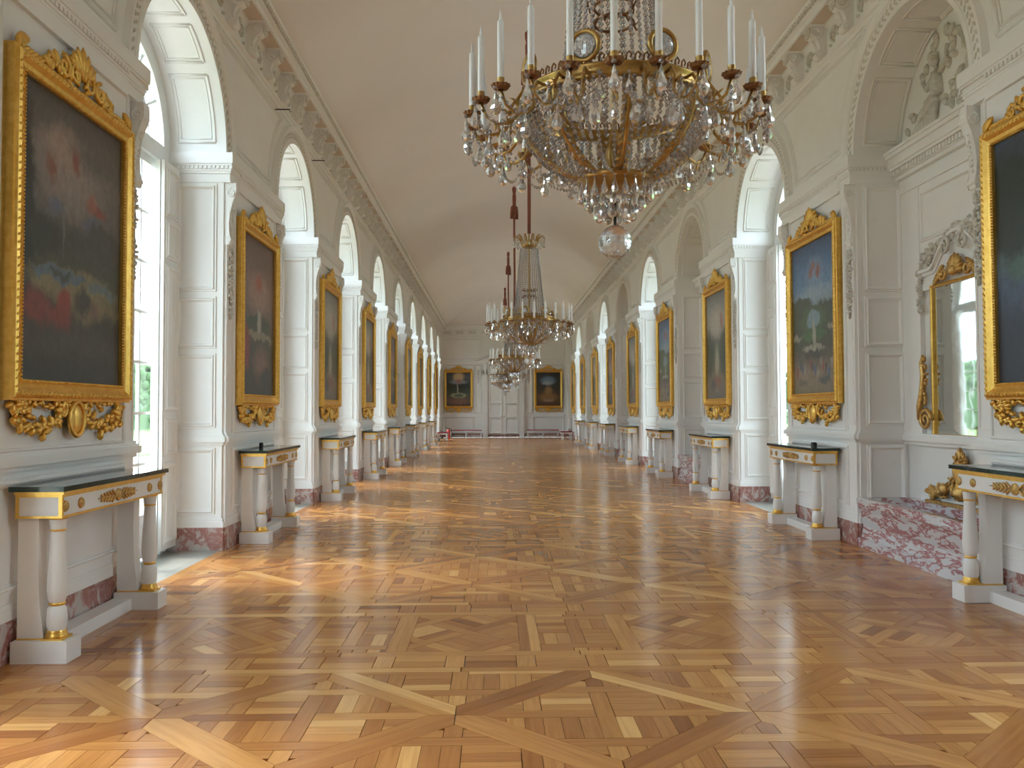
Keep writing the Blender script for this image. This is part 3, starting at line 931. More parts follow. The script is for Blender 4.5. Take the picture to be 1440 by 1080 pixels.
# ------------------------------------------------------------------ windows
FH = 0.93     # half width of the glazed opening
ZT = 4.02     # top of the doors
def window_tree(closed=False):
    root_m = MB()
    # masonry infill of the embrasure round the glazing
    n = 30
    def ring(r0, r1, d0, d1):
        vs, fs = [], []
        for i in range(n + 1):
            a = PI * i / n
            for r, d in ((r0, d0), (r1, d0), (r1, d1), (r0, d1)):
                vs.append((d, r * math.cos(a), HS + r * math.sin(a)))
        for i in range(n):
            for k in range(4):
                fs.append((i * 4 + k, i * 4 + (k + 1) % 4, (i + 1) * 4 + (k + 1) % 4, (i + 1) * 4 + k))
        root_m.add(vs, fs, False)
    ring(FH, RA + 0.06, -0.66, -0.56)
    for sg in (-1, 1):
        root_m.box(-0.66, -0.56, sg * FH, sg * (RA + 0.06), 0, HS)
    ring(FH - 0.045, FH + 0.02, -0.63, -0.55)
    for sg in (-1, 1):
        root_m.box(-0.63, -0.55, sg * (FH - 0.045), sg * (FH + 0.02), 0, HS)
    root_m.box(-0.64, -0.545, -FH, FH, ZT, HS)         # transom
    root = root_m.build('window', 'window_paint')
    # fanlight bars
    fb = MB()
    for a in (30, 60, 90, 120, 150):
        t = math.radians(a)
        fb.tube([(-0.605, 0.30 * math.cos(t), HS + 0.30 * math.sin(t)), (-0.605, FH * math.cos(t), HS + FH * math.sin(t))], 0.018, 6)
    fb.tube([(-0.605, 0.30 * math.cos(PI * i / 12), HS + 0.30 * math.sin(PI * i / 12)) for i in range(13)], 0.018, 6)
    fb.tube([(-0.605, 0.62 * math.cos(PI * i / 16), HS + 0.62 * math.sin(PI * i / 16)) for i in range(17)], 0.014, 6)
    fb.build('fanlight_bars', 'window_paint', root)
    for a in range(6):
        a0, a1 = math.radians(30 * a), math.radians(30 * a + 30)
        out = [(0.02 + 0 * q, 0) for q in ()]
        p = [(0.30 * math.cos(a0 + (a1 - a0) * i / 4), 0.30 * math.sin(a0 + (a1 - a0) * i / 4)) for i in range(5)]
        p += [(FH * math.cos(a1 + (a0 - a1) * i / 4), FH * math.sin(a1 + (a0 - a1) * i / 4)) for i in range(5)]
        MB().prism(p, lambda y, z: (-0.607, y, HS + z), lambda y, z: (-0.603, y, HS + z)).build('pane', 'glass', root)
    p = [(0.30 * math.cos(PI * i / 12), 0.30 * math.sin(PI * i / 12)) for i in range(13)]
    MB().prism(p, lambda y, z: (-0.607, y, HS + z), lambda y, z: (-0.603, y, HS + z)).build('pane', 'glass', root)
    # two glazed door leaves
    pane_me = None
    for sg in (-1, 1):
        L = MB()
        y0, y1 = 0.012, FH - 0.05
        st = 0.075
        L.box(-0.63, -0.585, sg * y0, sg * (y0 + st), 0.02, ZT)
        L.box(-0.63, -0.585, sg * (y1 - st), sg * y1, 0.02, ZT)
        for z0, z1 in ((0.02, 0.12), (0.36, 0.44), (ZT - 0.09, ZT)):
            L.box(-0.63, -0.585, sg * (y0 + st), sg * (y1 - st), z0, z1)
        L.box(-0.62, -0.595, sg * (y0 + st), sg * (y1 - st), 0.12, 0.36)
        ya, yb = y0 + st, y1 - st
        ym = (ya + yb) / 2
        L.box(-0.622, -0.59, sg * (ym - 0.013), sg * (ym + 0.013), 0.44, ZT - 0.09)
        rows = 7
        hz = (ZT - 0.09 - 0.44) / rows
        for r_ in range(1, rows):
            z = 0.44 + hz * r_
            L.box(-0.622, -0.59, sg * ya, sg * yb, z - 0.014, z + 0.014)
        leafo = L.build('door_leaf', 'window_paint', root)
        if closed:
            S = MB()
            S.box(-0.575, -0.545, sg * 0.004, sg * (FH - 0.05), 0.02, ZT)
            for z0, z1 in ((0.15, 0.95), (1.1, 2.3), (2.45, 3.85)):
                S.rectmould((FH - 0.25) / 2, (z1 - z0) / 2, mould, face_front(sg * (FH - 0.05) / 2, (z0 + z1) / 2, -0.545))
            S.build('shutter', 'paint', root)
        else:
            for r_ in range(rows):
                for c_ in range(2):
                    if pane_me is None:
                        pane_me = MB().box(-0.002, 0.002, -(ym - ya) / 2, (ym - ya) / 2, -hz / 2, hz / 2).mesh('pane')
                        pane_me.materials.append(M['glass'])
                    link('pane', pane_me, leafo, (-0.606, sg * (ya + (ym - ya) * (c_ + 0.5)), 0.44 + hz * (r_ + 0.5)))
            # shutters folded back beside the glass
            S = MB()
            S.box(-0.54, -0.50, sg * 0.67, sg * 1.075, 0.06, 4.0)
            S.box(-0.495, -0.46, sg * 0.68, sg * 1.07, 0.06, 4.0)
            for z0, z1 in ((0.16, 0.9), (1.05, 1.35), (1.5, 2.9), (3.05, 3.35), (3.48, 3.9)):
                S.rectmould(0.12, (z1 - z0) / 2, mould, face_front(sg * 0.875, (z0 + z1) / 2, -0.46))
            S.build('shutter', 'paint', root)
            K = MB()
            for z in (0.7, 1.9, 3.1):
                K.lathe([(0.009, -0.03), (0.009, 0.03)], 8, (-0.48, sg * 1.082, z))
            K.build('hinge', 'iron', root)
    return root
wt = window_tree()
wc = window_tree(True)
wn_ = 0
used = {'o': False, 'c': False}
for side, ns in ((-1, LEFT_WINDOWS), (1, RIGHT_WINDOWS)):
    for n in ns:
        cl_ = side < 0 and n == CLOSED
        src, key = (wc, 'c') if cl_ else (wt, 'o')
        o = src if not used[key] else copy_tree(src)
        used[key] = True
        wn_ += 1
        o.name = 'window_%d' % wn_
        o['kind'] = 'structure'
        o['label'] = 'tall arched french window with ' + ('closed white shutters' if cl_ else 'white glazing bars') + ', ' + ('in the all-window wall' if side < 0 else 'between mirror niches')
        place(o, side, AY(n))

# ------------------------------------------------------------------ niches with mirrors and marble basins
ND = 0.52
nb = MB()
nb.box(-ND - 0.2, -ND, -RA, RA, 0, HS)
nb.box(-ND, -ND + 0.05, -RA, -0.70, 1.2, 3.75)
nb.box(-ND, -ND + 0.05, 0.70, RA, 1.2, 3.75)
nb.box(-ND, -ND + 0.04, -0.70, 0.70, 3.05, 3.75)
nb.rectmould(0.62, 0.22, mould, face_front(0, 3.42, -ND + 0.04))
for z0, z1, e in ((1.08, 1.12, 0.05), (1.12, 1.18, 0.085), (1.18, 1.20, 0.06)):
    nb.box(-ND, -ND + e, -RA, RA, z0, z1)
for z0, z1, e in ((3.75, 3.79, 0.06), (3.79, 3.90, 0.05), (3.90, 3.94, 0.10), (4.00, 4.03, 0.17), (4.03, 4.12, 0.19), (4.12, 4.16, 0.22), (4.16, HS, 0.24)):
    nb.box(-ND, -ND + e, -RA, RA, z0, z1)
nb.box(-ND, -ND + 0.12, -RA, RA, 3.94, 4.00)
for i in range(38):
    nb.box(-ND + 0.1, -ND + 0.155, -RA + 0.02 + i * 0.057, -RA + 0.052 + i * 0.057, 3.945, 3.995)
# curved hood over the mirror
hood = []
for i in range(25):
    t = -1 + 2 * i / 24
    y = 0.68 * t
    z = 2.80 + (0.30 * math.cos(min(1, abs(t) / 0.62) * PI / 2) ** 0.9 if abs(t) < 0.62 else 0.0)
    hood.append((y, z))
for dz, e, th in ((0, 0.05, 0.035), (0.035, 0.085, 0.03), (0.065, 0.06, 0.018)):
    for (y0, z0), (y1, z1) in zip(hood[:-1], hood[1:]):
        nb.add([(-ND, y0, z0 + dz), (-ND + e, y0, z0 + dz), (-ND + e, y0, z0 + dz + th), (-ND, y0, z0 + dz + th),
                (-ND, y1, z1 + dz), (-ND + e, y1, z1 + dz), (-ND + e, y1, z1 + dz + th), (-ND, y1, z1 + dz + th)],
               [(0, 4, 5, 1), (1, 5, 6, 2), (2, 6, 7, 3), (0, 1, 2, 3), (7, 6, 5, 4)])
nb.prism([(y, z) for y, z in hood] + [(0.68, 2.66), (-0.68, 2.66)], lambda y, z: (-ND, y, z), lambda y, z: (-ND + 0.03, y, z))
lun = [(RA * math.cos(PI * i / 30), RA * math.sin(PI * i / 30)) for i in range(31)]
nb.prism(lun, lambda y, z: (-ND - 0.2, y, HS + z), lambda y, z: (-ND + 0.02, y, HS + z))
niche_me = nb.mesh('niche_back')
niche_me.materials.append(M['paint'])
# plaster relief of figures in the lunette
rl = MB()
rr = random.Random(11)
X0 = -ND + 0.03
def limb(pts, rads): rl.tube([(X0 + p[2] if len(p) > 2 else X0, p[0], HS + p[1]) for p in pts], rads, 8, flat=1.0)
for sg, yo in ((1, 0.30), (-1, -0.30)):
    limb([(yo, 0.36), (yo + sg * 0.02, 0.48), (yo + sg * 0.03, 0.60)], [0.075, 0.085, 0.06])           # trunk
    limb([(yo + sg * 0.03, 0.60), (yo + sg * 0.03, 0.66)], [0.032, 0.03])
    rl.ball((X0 + 0.03, yo + sg * 0.03, HS + 0.715), (0.05, 0.05, 0.06), 10, 7)
    limb([(yo, 0.37), (yo + sg * 0.18, 0.34), (yo + sg * 0.24, 0.14)], [0.07, 0.06, 0.035])             # legs
    limb([(yo, 0.36), (yo + sg * 0.30, 0.26), (yo + sg * 0.48, 0.10)], [0.07, 0.055, 0.03])
    limb([(yo + sg * 0.09, 0.58), (yo + sg * 0.22, 0.50), (yo + sg * 0.30, 0.60)], [0.035, 0.03, 0.022])
    limb([(yo - sg * 0.04, 0.58), (yo - sg * 0.14, 0.66), (yo - sg * 0.17, 0.80)], [0.035, 0.03, 0.022])
    for q in range(8):                                                                                     # drapery
        limb([(yo + sg * (0.0 + 0.05 * q), 0.32 - 0.02 * q, 0.02), (yo + sg * (0.06 + 0.055 * q), 0.12, 0.02), (yo + sg * (0.02 + 0.065 * q), 0.03)], [0.022, 0.028, 0.02])
for q in range(26):
    a = rr.uniform(0.25, PI - 0.25)
    rad = rr.uniform(0.80, 0.98)
    leaf(rl, X0, rad * math.cos(a), HS + rad * math.sin(a), rr.uniform(0, 2 * PI), 0.13, 0.06, 0.035)
for q in range(22):
    leaf(rl, X0, rr.uniform(-0.14, 0.14), HS + rr.uniform(0.05, 0.9), rr.uniform(0, 2 * PI), 0.14, 0.07, 0.04)
relief_me = rl.mesh('lunette_relief')
relief_me.materials.append(M['carved'])
gl_ = MB()
for sg in (-1, 1):
    for q in range(34):
        t = q / 33
        y = sg * (0.08 + 0.62 * t)
        z = 3.16 - 0.30 * t ** 1.6 + rr.uniform(-0.035, 0.035)
        leaf(gl_, -ND + 0.055, y, z, rr.uniform(0, 2 * PI), 0.09, 0.045, 0.03)
    for q in range(14):
        leaf(gl_, -ND + 0.055, sg * (0.70 + rr.uniform(-0.03, 0.03)), 2.86 - q * 0.03, rr.uniform(PI, 2 * PI), 0.07, 0.04, 0.025)
    scroll(gl_, -ND + 0.09, sg * 0.16, 3.02, 0.09, 1.3, PI / 2, sg, 0.02)
garl_me = gl_.mesh('plaster_garland')
garl_me.materials.append(M['carved'])
bi = 0
niche_order = sorted(RIGHT_NICHES, reverse=True)
def mirror_tree():
    t = thing('wall_mirror', '', 'mirror')
    m_ = MB().box(-ND + 0.006, -ND + 0.02, -0.49, 0.49, 1.205, 2.66).build('mirror_glass', 'mirror', t)
    f_ = MB()
    f_.rectmould(0.49, 0.728, [(0, 0.0), (0.0, 0.03), (0.012, 0.04), (0.03, 0.036), (0.035, 0)], face_front(0, 1.933, -ND + 0.01))
    f_.build('gilt_frame', 'gold', t)
    s_ = MB()
    sx = -ND + 0.08
    for q in range(-4, 5):
        a = PI / 2 + q * 0.34
        leaf(s_, sx, 0, 2.74, a, 0.20 - 0.012 * abs(q), 0.055, 0.035)
    s_.ball((sx + 0.02, 0, 2.76), (0.04, 0.06, 0.05), 10, 6)
    for sg in (-1, 1):
        scroll(s_, sx, sg * 0.20, 2.76, 0.075, 1.4, PI / 2, -sg, 0.022)
        for q in range(5):
            leaf(s_, sx, sg * (0.20 + 0.02 * q), 2.74, (0 if sg > 0 else PI) + sg * (0.5 - 0.28 * q), 0.13, 0.05, 0.025)
    s_.build('gilt_shell', 'gold_dull', t)
    for sg in (-1, 1):
        k = MB()
        y0 = sg * 0.60
        scroll(k, -ND + 0.07, y0, 1.34, 0.115, 1.7, (PI if sg > 0 else 0), -sg, 0.026, 26)
        pts = [(y0 + sg * 0.115 if False else y0 - 0, 0)]
        path = [(-ND + 0.07, y0 + sg * 0.11, 1.34), (-ND + 0.07, y0 + sg * 0.105, 1.48), (-ND + 0.07, y0 + sg * 0.05, 1.64), (-ND + 0.07, y0 + sg * 0.03, 1.80), (-ND + 0.07, y0 + sg * 0.06, 1.92), (-ND + 0.07, y0 + sg * 0.03, 2.0)]
        k.tube(path, [0.028, 0.034, 0.032, 0.028, 0.024, 0.012], 7)
        for q in range(12):
            leaf(k, -ND + 0.08, y0 - sg * 0.01 + rr.uniform(-0.02, 0.03), 1.48 + q * 0.04, rr.uniform(0, PI), 0.07, 0.03, 0.02)
        k.build('gilt_scroll', 'gold_dull', t)
    return t
def basin_tree():
    t = thing('marble_basin', '', 'basin')
    b = MB()
    # (z, front d, half length): outer skin from the floor to the rim, then the hollow
    out = [(0, 0.05, 1.075), (0.09, 0.05, 1.075), (0.10, 0.02, 1.06), (0.22, 0.0, 1.05), (0.38, 0.03, 1.06), (0.44, 0.055, 1.075), (0.50, 0.06, 1.08), (0.515, 0.045, 1.07)]
    inn_ = [(0.515, -0.035, 0.99), (0.47, -0.06, 0.97), (0.28, -0.09, 0.94)]
    bk_o, bk_i = -ND + 0.005, -ND + 0.09
    vs, fs = [], []
    for i, (z, d, h) in enumerate(out + inn_):
        bk = bk_o if i < len(out) else bk_i
        vs += [(bk, -h, z), (d, -h, z), (d, h, z), (bk, h, z)]
    n = len(out) + len(inn_)
    for i in range(n - 1):
        for k in range(4):
            fs.append((i * 4 + k, i * 4 + (k + 1) % 4, (i + 1) * 4 + (k + 1) % 4, (i + 1) * 4 + k))
    fs.append((4 * n - 4, 4 * n - 3, 4 * n - 2, 4 * n - 1))
    fs.append((3, 2, 1, 0))
    b.add(vs, fs)
    b.build('trough', 'marble_basin', t)
    return t
def fountain_tree():
    t = thing('gilt_fountain', '', 'sculpture')
    r_ = random.Random(5)
    b = MB()
    X = -ND + 0.045
    z0 = 0.515
    b.box(X - 0.035, X + 0.035, -0.62, 0.62, z0, z0 + 0.03)
    for q in range(240):
        y = r_.uniform(-0.6, 0.6)
        top = 0.07 + 0.16 * max(0, 1 - (abs(y) / 0.45) ** 1.3)
        leaf(b, X + r_.uniform(-0.005, 0.02), y, z0 + 0.06 + r_.uniform(0.0, top), r_.uniform(0, PI), r_.uniform(0.04, 0.09), 0.024, 0.02)
    for sg in (-1, 1):
        scroll(b, X + 0.01, sg * 0.52, z0 + 0.09, 0.07, 1.3, PI / 2, sg, 0.022)
        b.ball((X + 0.03, sg * 0.28, z0 + 0.16), (0.035, 0.07, 0.06), 8, 6)
        for q in range(4):
            leaf(b, X, sg * 0.55, z0 + 0.1, PI / 2 - sg * (0.2 + 0.3 * q), 0.09, 0.03, 0.02)
    b.build('base_mound', 'gold_dull', t)
    d = MB()
    pts, rad = [], []
    for q in range(15):
        a = q / 14
        pts.append((X + 0.02 * math.cos(a * 9), 0.035 * math.sin(a * 7) * (1 - 0.5 * a), z0 + 0.12 + 0.34 * a))
        rad.append(0.085 * (1 - 0.6 * a) + 0.01)
    d.tube(pts, rad, 9)
    for q in range(170):
        a = r_.random()
        w2 = 0.12 * (1 - 0.62 * a)
        leaf(d, X + r_.uniform(0.0, 0.05), r_.uniform(-w2, w2), z0 + 0.10 + 0.36 * a, r_.uniform(0.1 * PI, 0.9 * PI), r_.uniform(0.04, 0.09), 0.02, 0.018)
    d.build('dolphin_body', 'gold_dull', t)
    f_ = MB()
    for sg in (-1, 1):
        for q in range(4):
            leaf(f_, X + 0.02, sg * 0.02, z0 + 0.40, PI / 2 - sg * (0.12 + 0.30 * q), 0.16 - 0.02 * q, 0.03, 0.016)
    leaf(f_, X + 0.02, 0.01, z0 + 0.42, PI / 2 + 0.05, 0.16, 0.05, 0.03)
    f_.build('tail_fin', 'gold_dull', t)
    return t
mt, bt, ft = mirror_tree(), basin_tree(), fountain_tree()
wr = walls[1]
for q, n in enumerate(niche_order):
    place(link('niche_back', niche_me, wr), 1, AY(n))
    place(link('lunette_relief', relief_me, wr), 1, AY(n))
    place(link('plaster_garland', garl_me, wr), 1, AY(n))
    if n < 1: continue
    for src, txt in ((mt, 'tall gilt framed wall mirror with shell crest in {} niche from the double doors'),
                     (bt, 'veined red and white marble basin filling the {} niche from the double doors'),
                     (ft, 'gilt leafy fountain sculpture on the basin in the {} niche from the double doors')):
        o = src if q == 0 else copy_tree(src)
        place(o, 1, AY(n))
        o['label'] = txt.format(ORD[q + 1])
        o['group'] = {'m': 'mirrors in the niches', 'b': 'marble basins in the niches', 's': 'gilt fountains in the niches'}[o['category'][0]]

# ------------------------------------------------------------------ end wall
mbig = [(a_ * 1.7, b_ * 2.0) for a_, b_ in mould]
ew = MB()
ew.box(-W - 0.66, W + 0.66, Y_END, Y_END + 0.5, 0, 7.6)
def ef(yoff=0.0): return lambda cx, cz: (lambda a, b, h: (cx + a, Y_END - yoff - h, cz + b))
F0 = ef()
for sg in (-1, 1):
    ew.rectmould(0.80, 0.36, mbig, F0(sg * 2.45, 0.72))
    ew.rectmould(0.86, 1.28, mbig, F0(sg * 2.45, 2.66))
    ew.rectmould(0.12, 1.28, mbig, F0(sg * 1.38, 2.66))
    ew.rectmould(1.02, 0.50, mbig, F0(sg * 2.3, 4.85))
    ew.box(sg * 1.15, sg * W, Y_END - 0.06, Y_END, 1.12, 1.2)
    ew.box(sg * 1.0, sg * W, Y_END - 0.16, Y_END, 4.08, 4.17)
    ew.box(sg * 1.0, sg * W, Y_END - 0.07, Y_END, 3.97, 4.08)
    ew.box(sg * 0.86, sg * 1.12, Y_END - 0.16, Y_END, 0.0, 3.7)      # door case
ew.box(-1.12, 1.12, Y_END - 0.16, Y_END, 3.45, 3.75)
ew.box(-1.4, 1.4, Y_END - 0.34, Y_END, 4.06, 4.18)
for dz, e in ((0.0, 0.26), (0.09, 0.46)):                              # pediment
    for sg in (-1, 1):
        ew.prism([(0, 4.72 + dz), (sg * 1.5, 4.16 + dz), (sg * 1.5, 4.29 + dz), (0, 4.85 + dz)], lambda a, b: (a, Y_END, b), lambda a, b: (a, Y_END - e, b))
ew.prism([(-1.4, 4.17), (1.4, 4.17), (0, 4.73)], lambda a, b: (a, Y_END, b), lambda a, b: (a, Y_END - 0.05, b))
wall_end = ew.build('wall_far', 'paint', kind='structure')
MB().box(-W, -0.86, Y_END - 0.05, Y_END, 0, 0.22).box(0.86, W, Y_END - 0.05, Y_END, 0, 0.22).box(-0.86, 0.86, Y_END - 0.03, Y_END - 0.012, 0, 0.16).build('marble_base', 'marble_red', wall_end)
for sg in (-1, 1):
    c = link('scroll_console', cons_me, wall_end, (sg * 0.99, Y_END - 0.16, 4.05), -PI / 2)
    c = link('carved_drop', drop_me, wall_end, (sg * 1.38, Y_END - 0.02, 3.7), -PI / 2)
door = MB()
door.box(-0.86, 0.86, Y_END - 0.01, Y_END + 0.02, 0, 3.45)
doorr = door.build('door_1', 'paint', kind='structure', label='tall white panelled double doors in the end wall')
for sg in (-1, 1):
    dl = MB()
    dl.box(sg * 0.006, sg * 0.85, Y_END - 0.045, Y_END - 0.011, 0.17, 3.44)
    for z0, z1 in ((0.25, 1.0), (1.12, 1.75), (1.87, 3.32)):
        dl.rectmould(0.29, (z1 - z0) / 2, mbig, ef(0.045)(sg * 0.43, (z0 + z1) / 2))
    dlo = dl.build('door_leaf', 'paint', doorr)
    MB().ball((sg * 0.06, Y_END - 0.08, 1.15), 0.028, 8, 6).build('knob', 'brass', dlo)
cornice('trim_3', lambda d, s_, z: (s_, Y_END - d, z), -W, W, label='carved white cornice across the end wall above the doors')
for i in range(-5, 5):
    link('frieze_carving', fr_me, wall_end, ((i + 0.5) * 0.68, Y_END, 5.88), -PI / 2)
bw = MB().box(-W - 0.66, W + 0.66, Y_BACK - 0.5, Y_BACK, 0, 7.6).build('wall_back', 'paint', kind='structure')
cornice('trim_4', lambda d, s_, z: (s_, Y_BACK + d, z), -W, W, label='white cornice across the wall behind the viewpoint')

# ------------------------------------------------------------------ paintings
FW_, FHH = 0.78, 1.035          # outer half sizes of the frame
def frame_tree():
    t = thing('framed_painting', '', 'painting')
    D = 0.0
    c = MB()
    hw, hh = FW_ - 0.125, FHH - 0.125
    vs = [(0.035, -hw - 0.02, -hh - 0.02), (0.035, hw + 0.02, -hh - 0.02), (0.035, hw + 0.02, hh + 0.02), (0.035, -hw - 0.02, hh + 0.02)]
    vs += [(0.01, y, z) for _, y, z in vs]
    c.add(vs, [(0, 1, 2, 3), (7, 6, 5, 4), (0, 4, 5, 1), (1, 5, 6, 2), (2, 6, 7, 3), (3, 7, 4, 0)])
    me = c.mesh('canvas')
    lay = me.uv_layers.new(name='UVMap')
    for lp in me.loops:
        v = me.vertices[lp.vertex_index].co
        lay.data[lp.index].uv = ((v.y + hw) / (2 * hw), (v.z + hh) / (2 * hh))
    cv = link('canvas', me, t)
    f_ = MB()
    prof = [(0.0, 0.03), (0.0, 0.06), (0.018, 0.066), (0.022, 0.056), (0.045, 0.066), (0.07, 0.088), (0.09, 0.095), (0.105, 0.085), (0.11, 0.07), (0.125, 0.066), (0.125, 0.0)]
    f_.rectmould(hw, hh, prof, face_front(0, 0, D))
    fo = f_.build('frame', 'gold', t)
    e = MB()
    n = 60
    def along(off, step, fn):
        a_, b_ = hw + off, hh + off
        for sg in (-1, 1):
            k = int(2 * a_ / step)
            for i in range(k): fn(-a_ + (i + 0.5) * 2 * a_ / k, sg * b_, 0.0 if sg < 0 else PI)
            k = int(2 * b_ / step)
            for i in range(k): fn(sg * a_, -b_ + (i + 0.5) * 2 * b_ / k, PI / 2 if sg > 0 else -PI / 2)
    along(0.009, 0.022, lambda y, z, a: e.ball((0.066, y, z), 0.009, 6, 4))
    e.build('bead_border', 'gold', fo)
    l = MB()
    along(0.080, 0.045, lambda y, z, a: (leaf(l, 0.09, y - 0.022 * math.cos(a + 0.7), z - 0.022 * math.sin(a + 0.7), a + 0.7, 0.036, 0.016, 0.009),
                                         leaf(l, 0.09, y + 0.02 * math.cos(a), z + 0.02 * math.sin(a), a - 0.9, 0.03, 0.014, 0.009)))
    l.build('leaf_moulding', 'gold', fo)
    r_ = random.Random(9)
    k = MB()
    zt = FHH - 0.01
    for q in range(-3, 4):                       # palmette
        leaf(k, 0.07, q * 0.015, zt + 0.12, PI / 2 - q * 0.36, 0.20 - 0.018 * abs(q), 0.05, 0.022)
    for sg in (-1, 1):
        scroll(k, 0.07, sg * 0.09, zt + 0.09, 0.085, 1.5, (0 if sg < 0 else PI), -sg, 0.02)
        scroll(k, 0.07, sg * 0.24, zt + 0.085, 0.075, 1.5, PI / 2, sg, 0.02)
        scroll(k, 0.065, sg * 0.39, zt + 0.045, 0.05, 1.4, PI / 2, -sg, 0.014)
        for q in range(26):
            y = sg * r_.uniform(0.03, 0.46)
            top = 0.24 * max(0.12, 1 - abs(y) / 0.48)
            leaf(k, 0.06, y, zt + r_.uniform(0, top), (0 if sg > 0 else PI) + sg * r_.uniform(0, 2.2), r_.uniform(0.06, 0.12), 0.035, 0.022)
        # corner sprigs
        for q in range(7):
            leaf(k, 0.06, sg * (FW_ - 0.05), zt - 0.01, PI / 2 + sg * (0.15 * q - 0.1), 0.09 + 0.012 * q, 0.03, 0.02)
        for q in range(5):
            leaf(k, 0.055, sg * (0.68 - q * 0.045), zt + 0.005, (PI if sg > 0 else 0) - sg * 0.5, 0.08, 0.03, 0.018)
    k.build('crest', 'gold', t)
    b = MB()
    zb = -FHH
    b.ball((0.05, 0, zb - 0.115), (0.028, 0.085, 0.10), 12, 8)          # cartouche
    b.tube([(0.06, 0.095 * math.cos(a), zb - 0.115 + 0.112 * math.sin(a)) for a in [2 * PI * i / 18 for i in range(18)]], 0.016, 6, True)
    for sg in (-1, 1):
        for q in range(46):
            t_ = q / 45
            y = sg * (0.12 + 0.52 * t_)
            z = zb - 0.02 - 0.155 * math.sin(PI * min(1, t_ * 1.02)) ** 0.7
            leaf(b, 0.04, y + r_.uniform(-0.02, 0.02), z + r_.uniform(-0.025, 0.025), r_.uniform(0, 2 * PI), r_.uniform(0.05, 0.085), 0.035, 0.025)
        for q in range(22):
            leaf(b, 0.04, sg * (0.66 + r_.uniform(-0.045, 0.045)), zb - r_.uniform(0.0, 0.16), r_.uniform(0, 2 * PI), 0.07, 0.035, 0.022)
        for q in range(18):
            leaf(b, 0.04, sg * r_.uniform(0.1, 0.64), zb - r_.uniform(0.0, 0.045), r_.uniform(0, 2 * PI), 0.06, 0.03, 0.02)
        scroll(b, 0.05, sg * 0.16, zb - 0.06, 0.055, 1.3, PI / 2, sg, 0.016)
    b.build('garland', 'gold', t)
    return t, me
pt, canvas_base = frame_tree()
canv_cache = {}
def canvas_mesh(key):
    if key not in canv_cache:
        me = canvas_base.copy()
        me.materials.append(CANVAS[key])
        canv_cache[key] = me
    return canv_cache[key]
first = [True]
PZ = 2.555
def painting(key, label, group):
    o = pt if first[0] else copy_tree(pt)
    first[0] = False
    o['label'], o['group'] = label, group
    for ch in o.children:
        if ch.name.startswith('canvas'):
            ch.data = canvas_mesh(key)
    return o
LKEY = ['storm', 'rose', 'green', 'green', 'rose', 'green', 'rose', 'green', 'rose']
RKEY = ['tree', 'blue', 'green', 'blue', 'green', 'rose', 'green', 'blue', 'green']
DESC = {'storm': 'gilt-framed dark stormy painting', 'rose': 'gilt-framed rosy clouded painting', 'green': 'gilt-framed grey green painting',
        'blue': 'gilt-framed blue skied painting', 'tree': 'gilt-framed dark blue painting'}
for side, keys in ((-1, LKEY), (1, RKEY)):
    for k, key in enumerate(keys):
        o = painting(key, '%s, %s from the double doors on the %s wall' % (DESC[key], ORD[9 - k], 'all-window' if side < 0 else 'mirror niche'),
                     'gilt framed paintings on the ' + ('all-window wall' if side < 0 else 'mirror niche wall'))
        place(o, side, PY(k), PZ, 0.042)
for sg, key, lab in ((-1, 'basin', 'gilt framed painting of a round basin beside the double doors'), (1, 'ochre', 'dark gilt framed painting with ochre cascade beside the double doors')):
    o = painting(key, lab, 'paintings flanking the double doors')
    o.location = (sg * 2.45, Y_END - 0.03, 2.62)
    o.rotation_euler = (0, 0, -PI / 2)

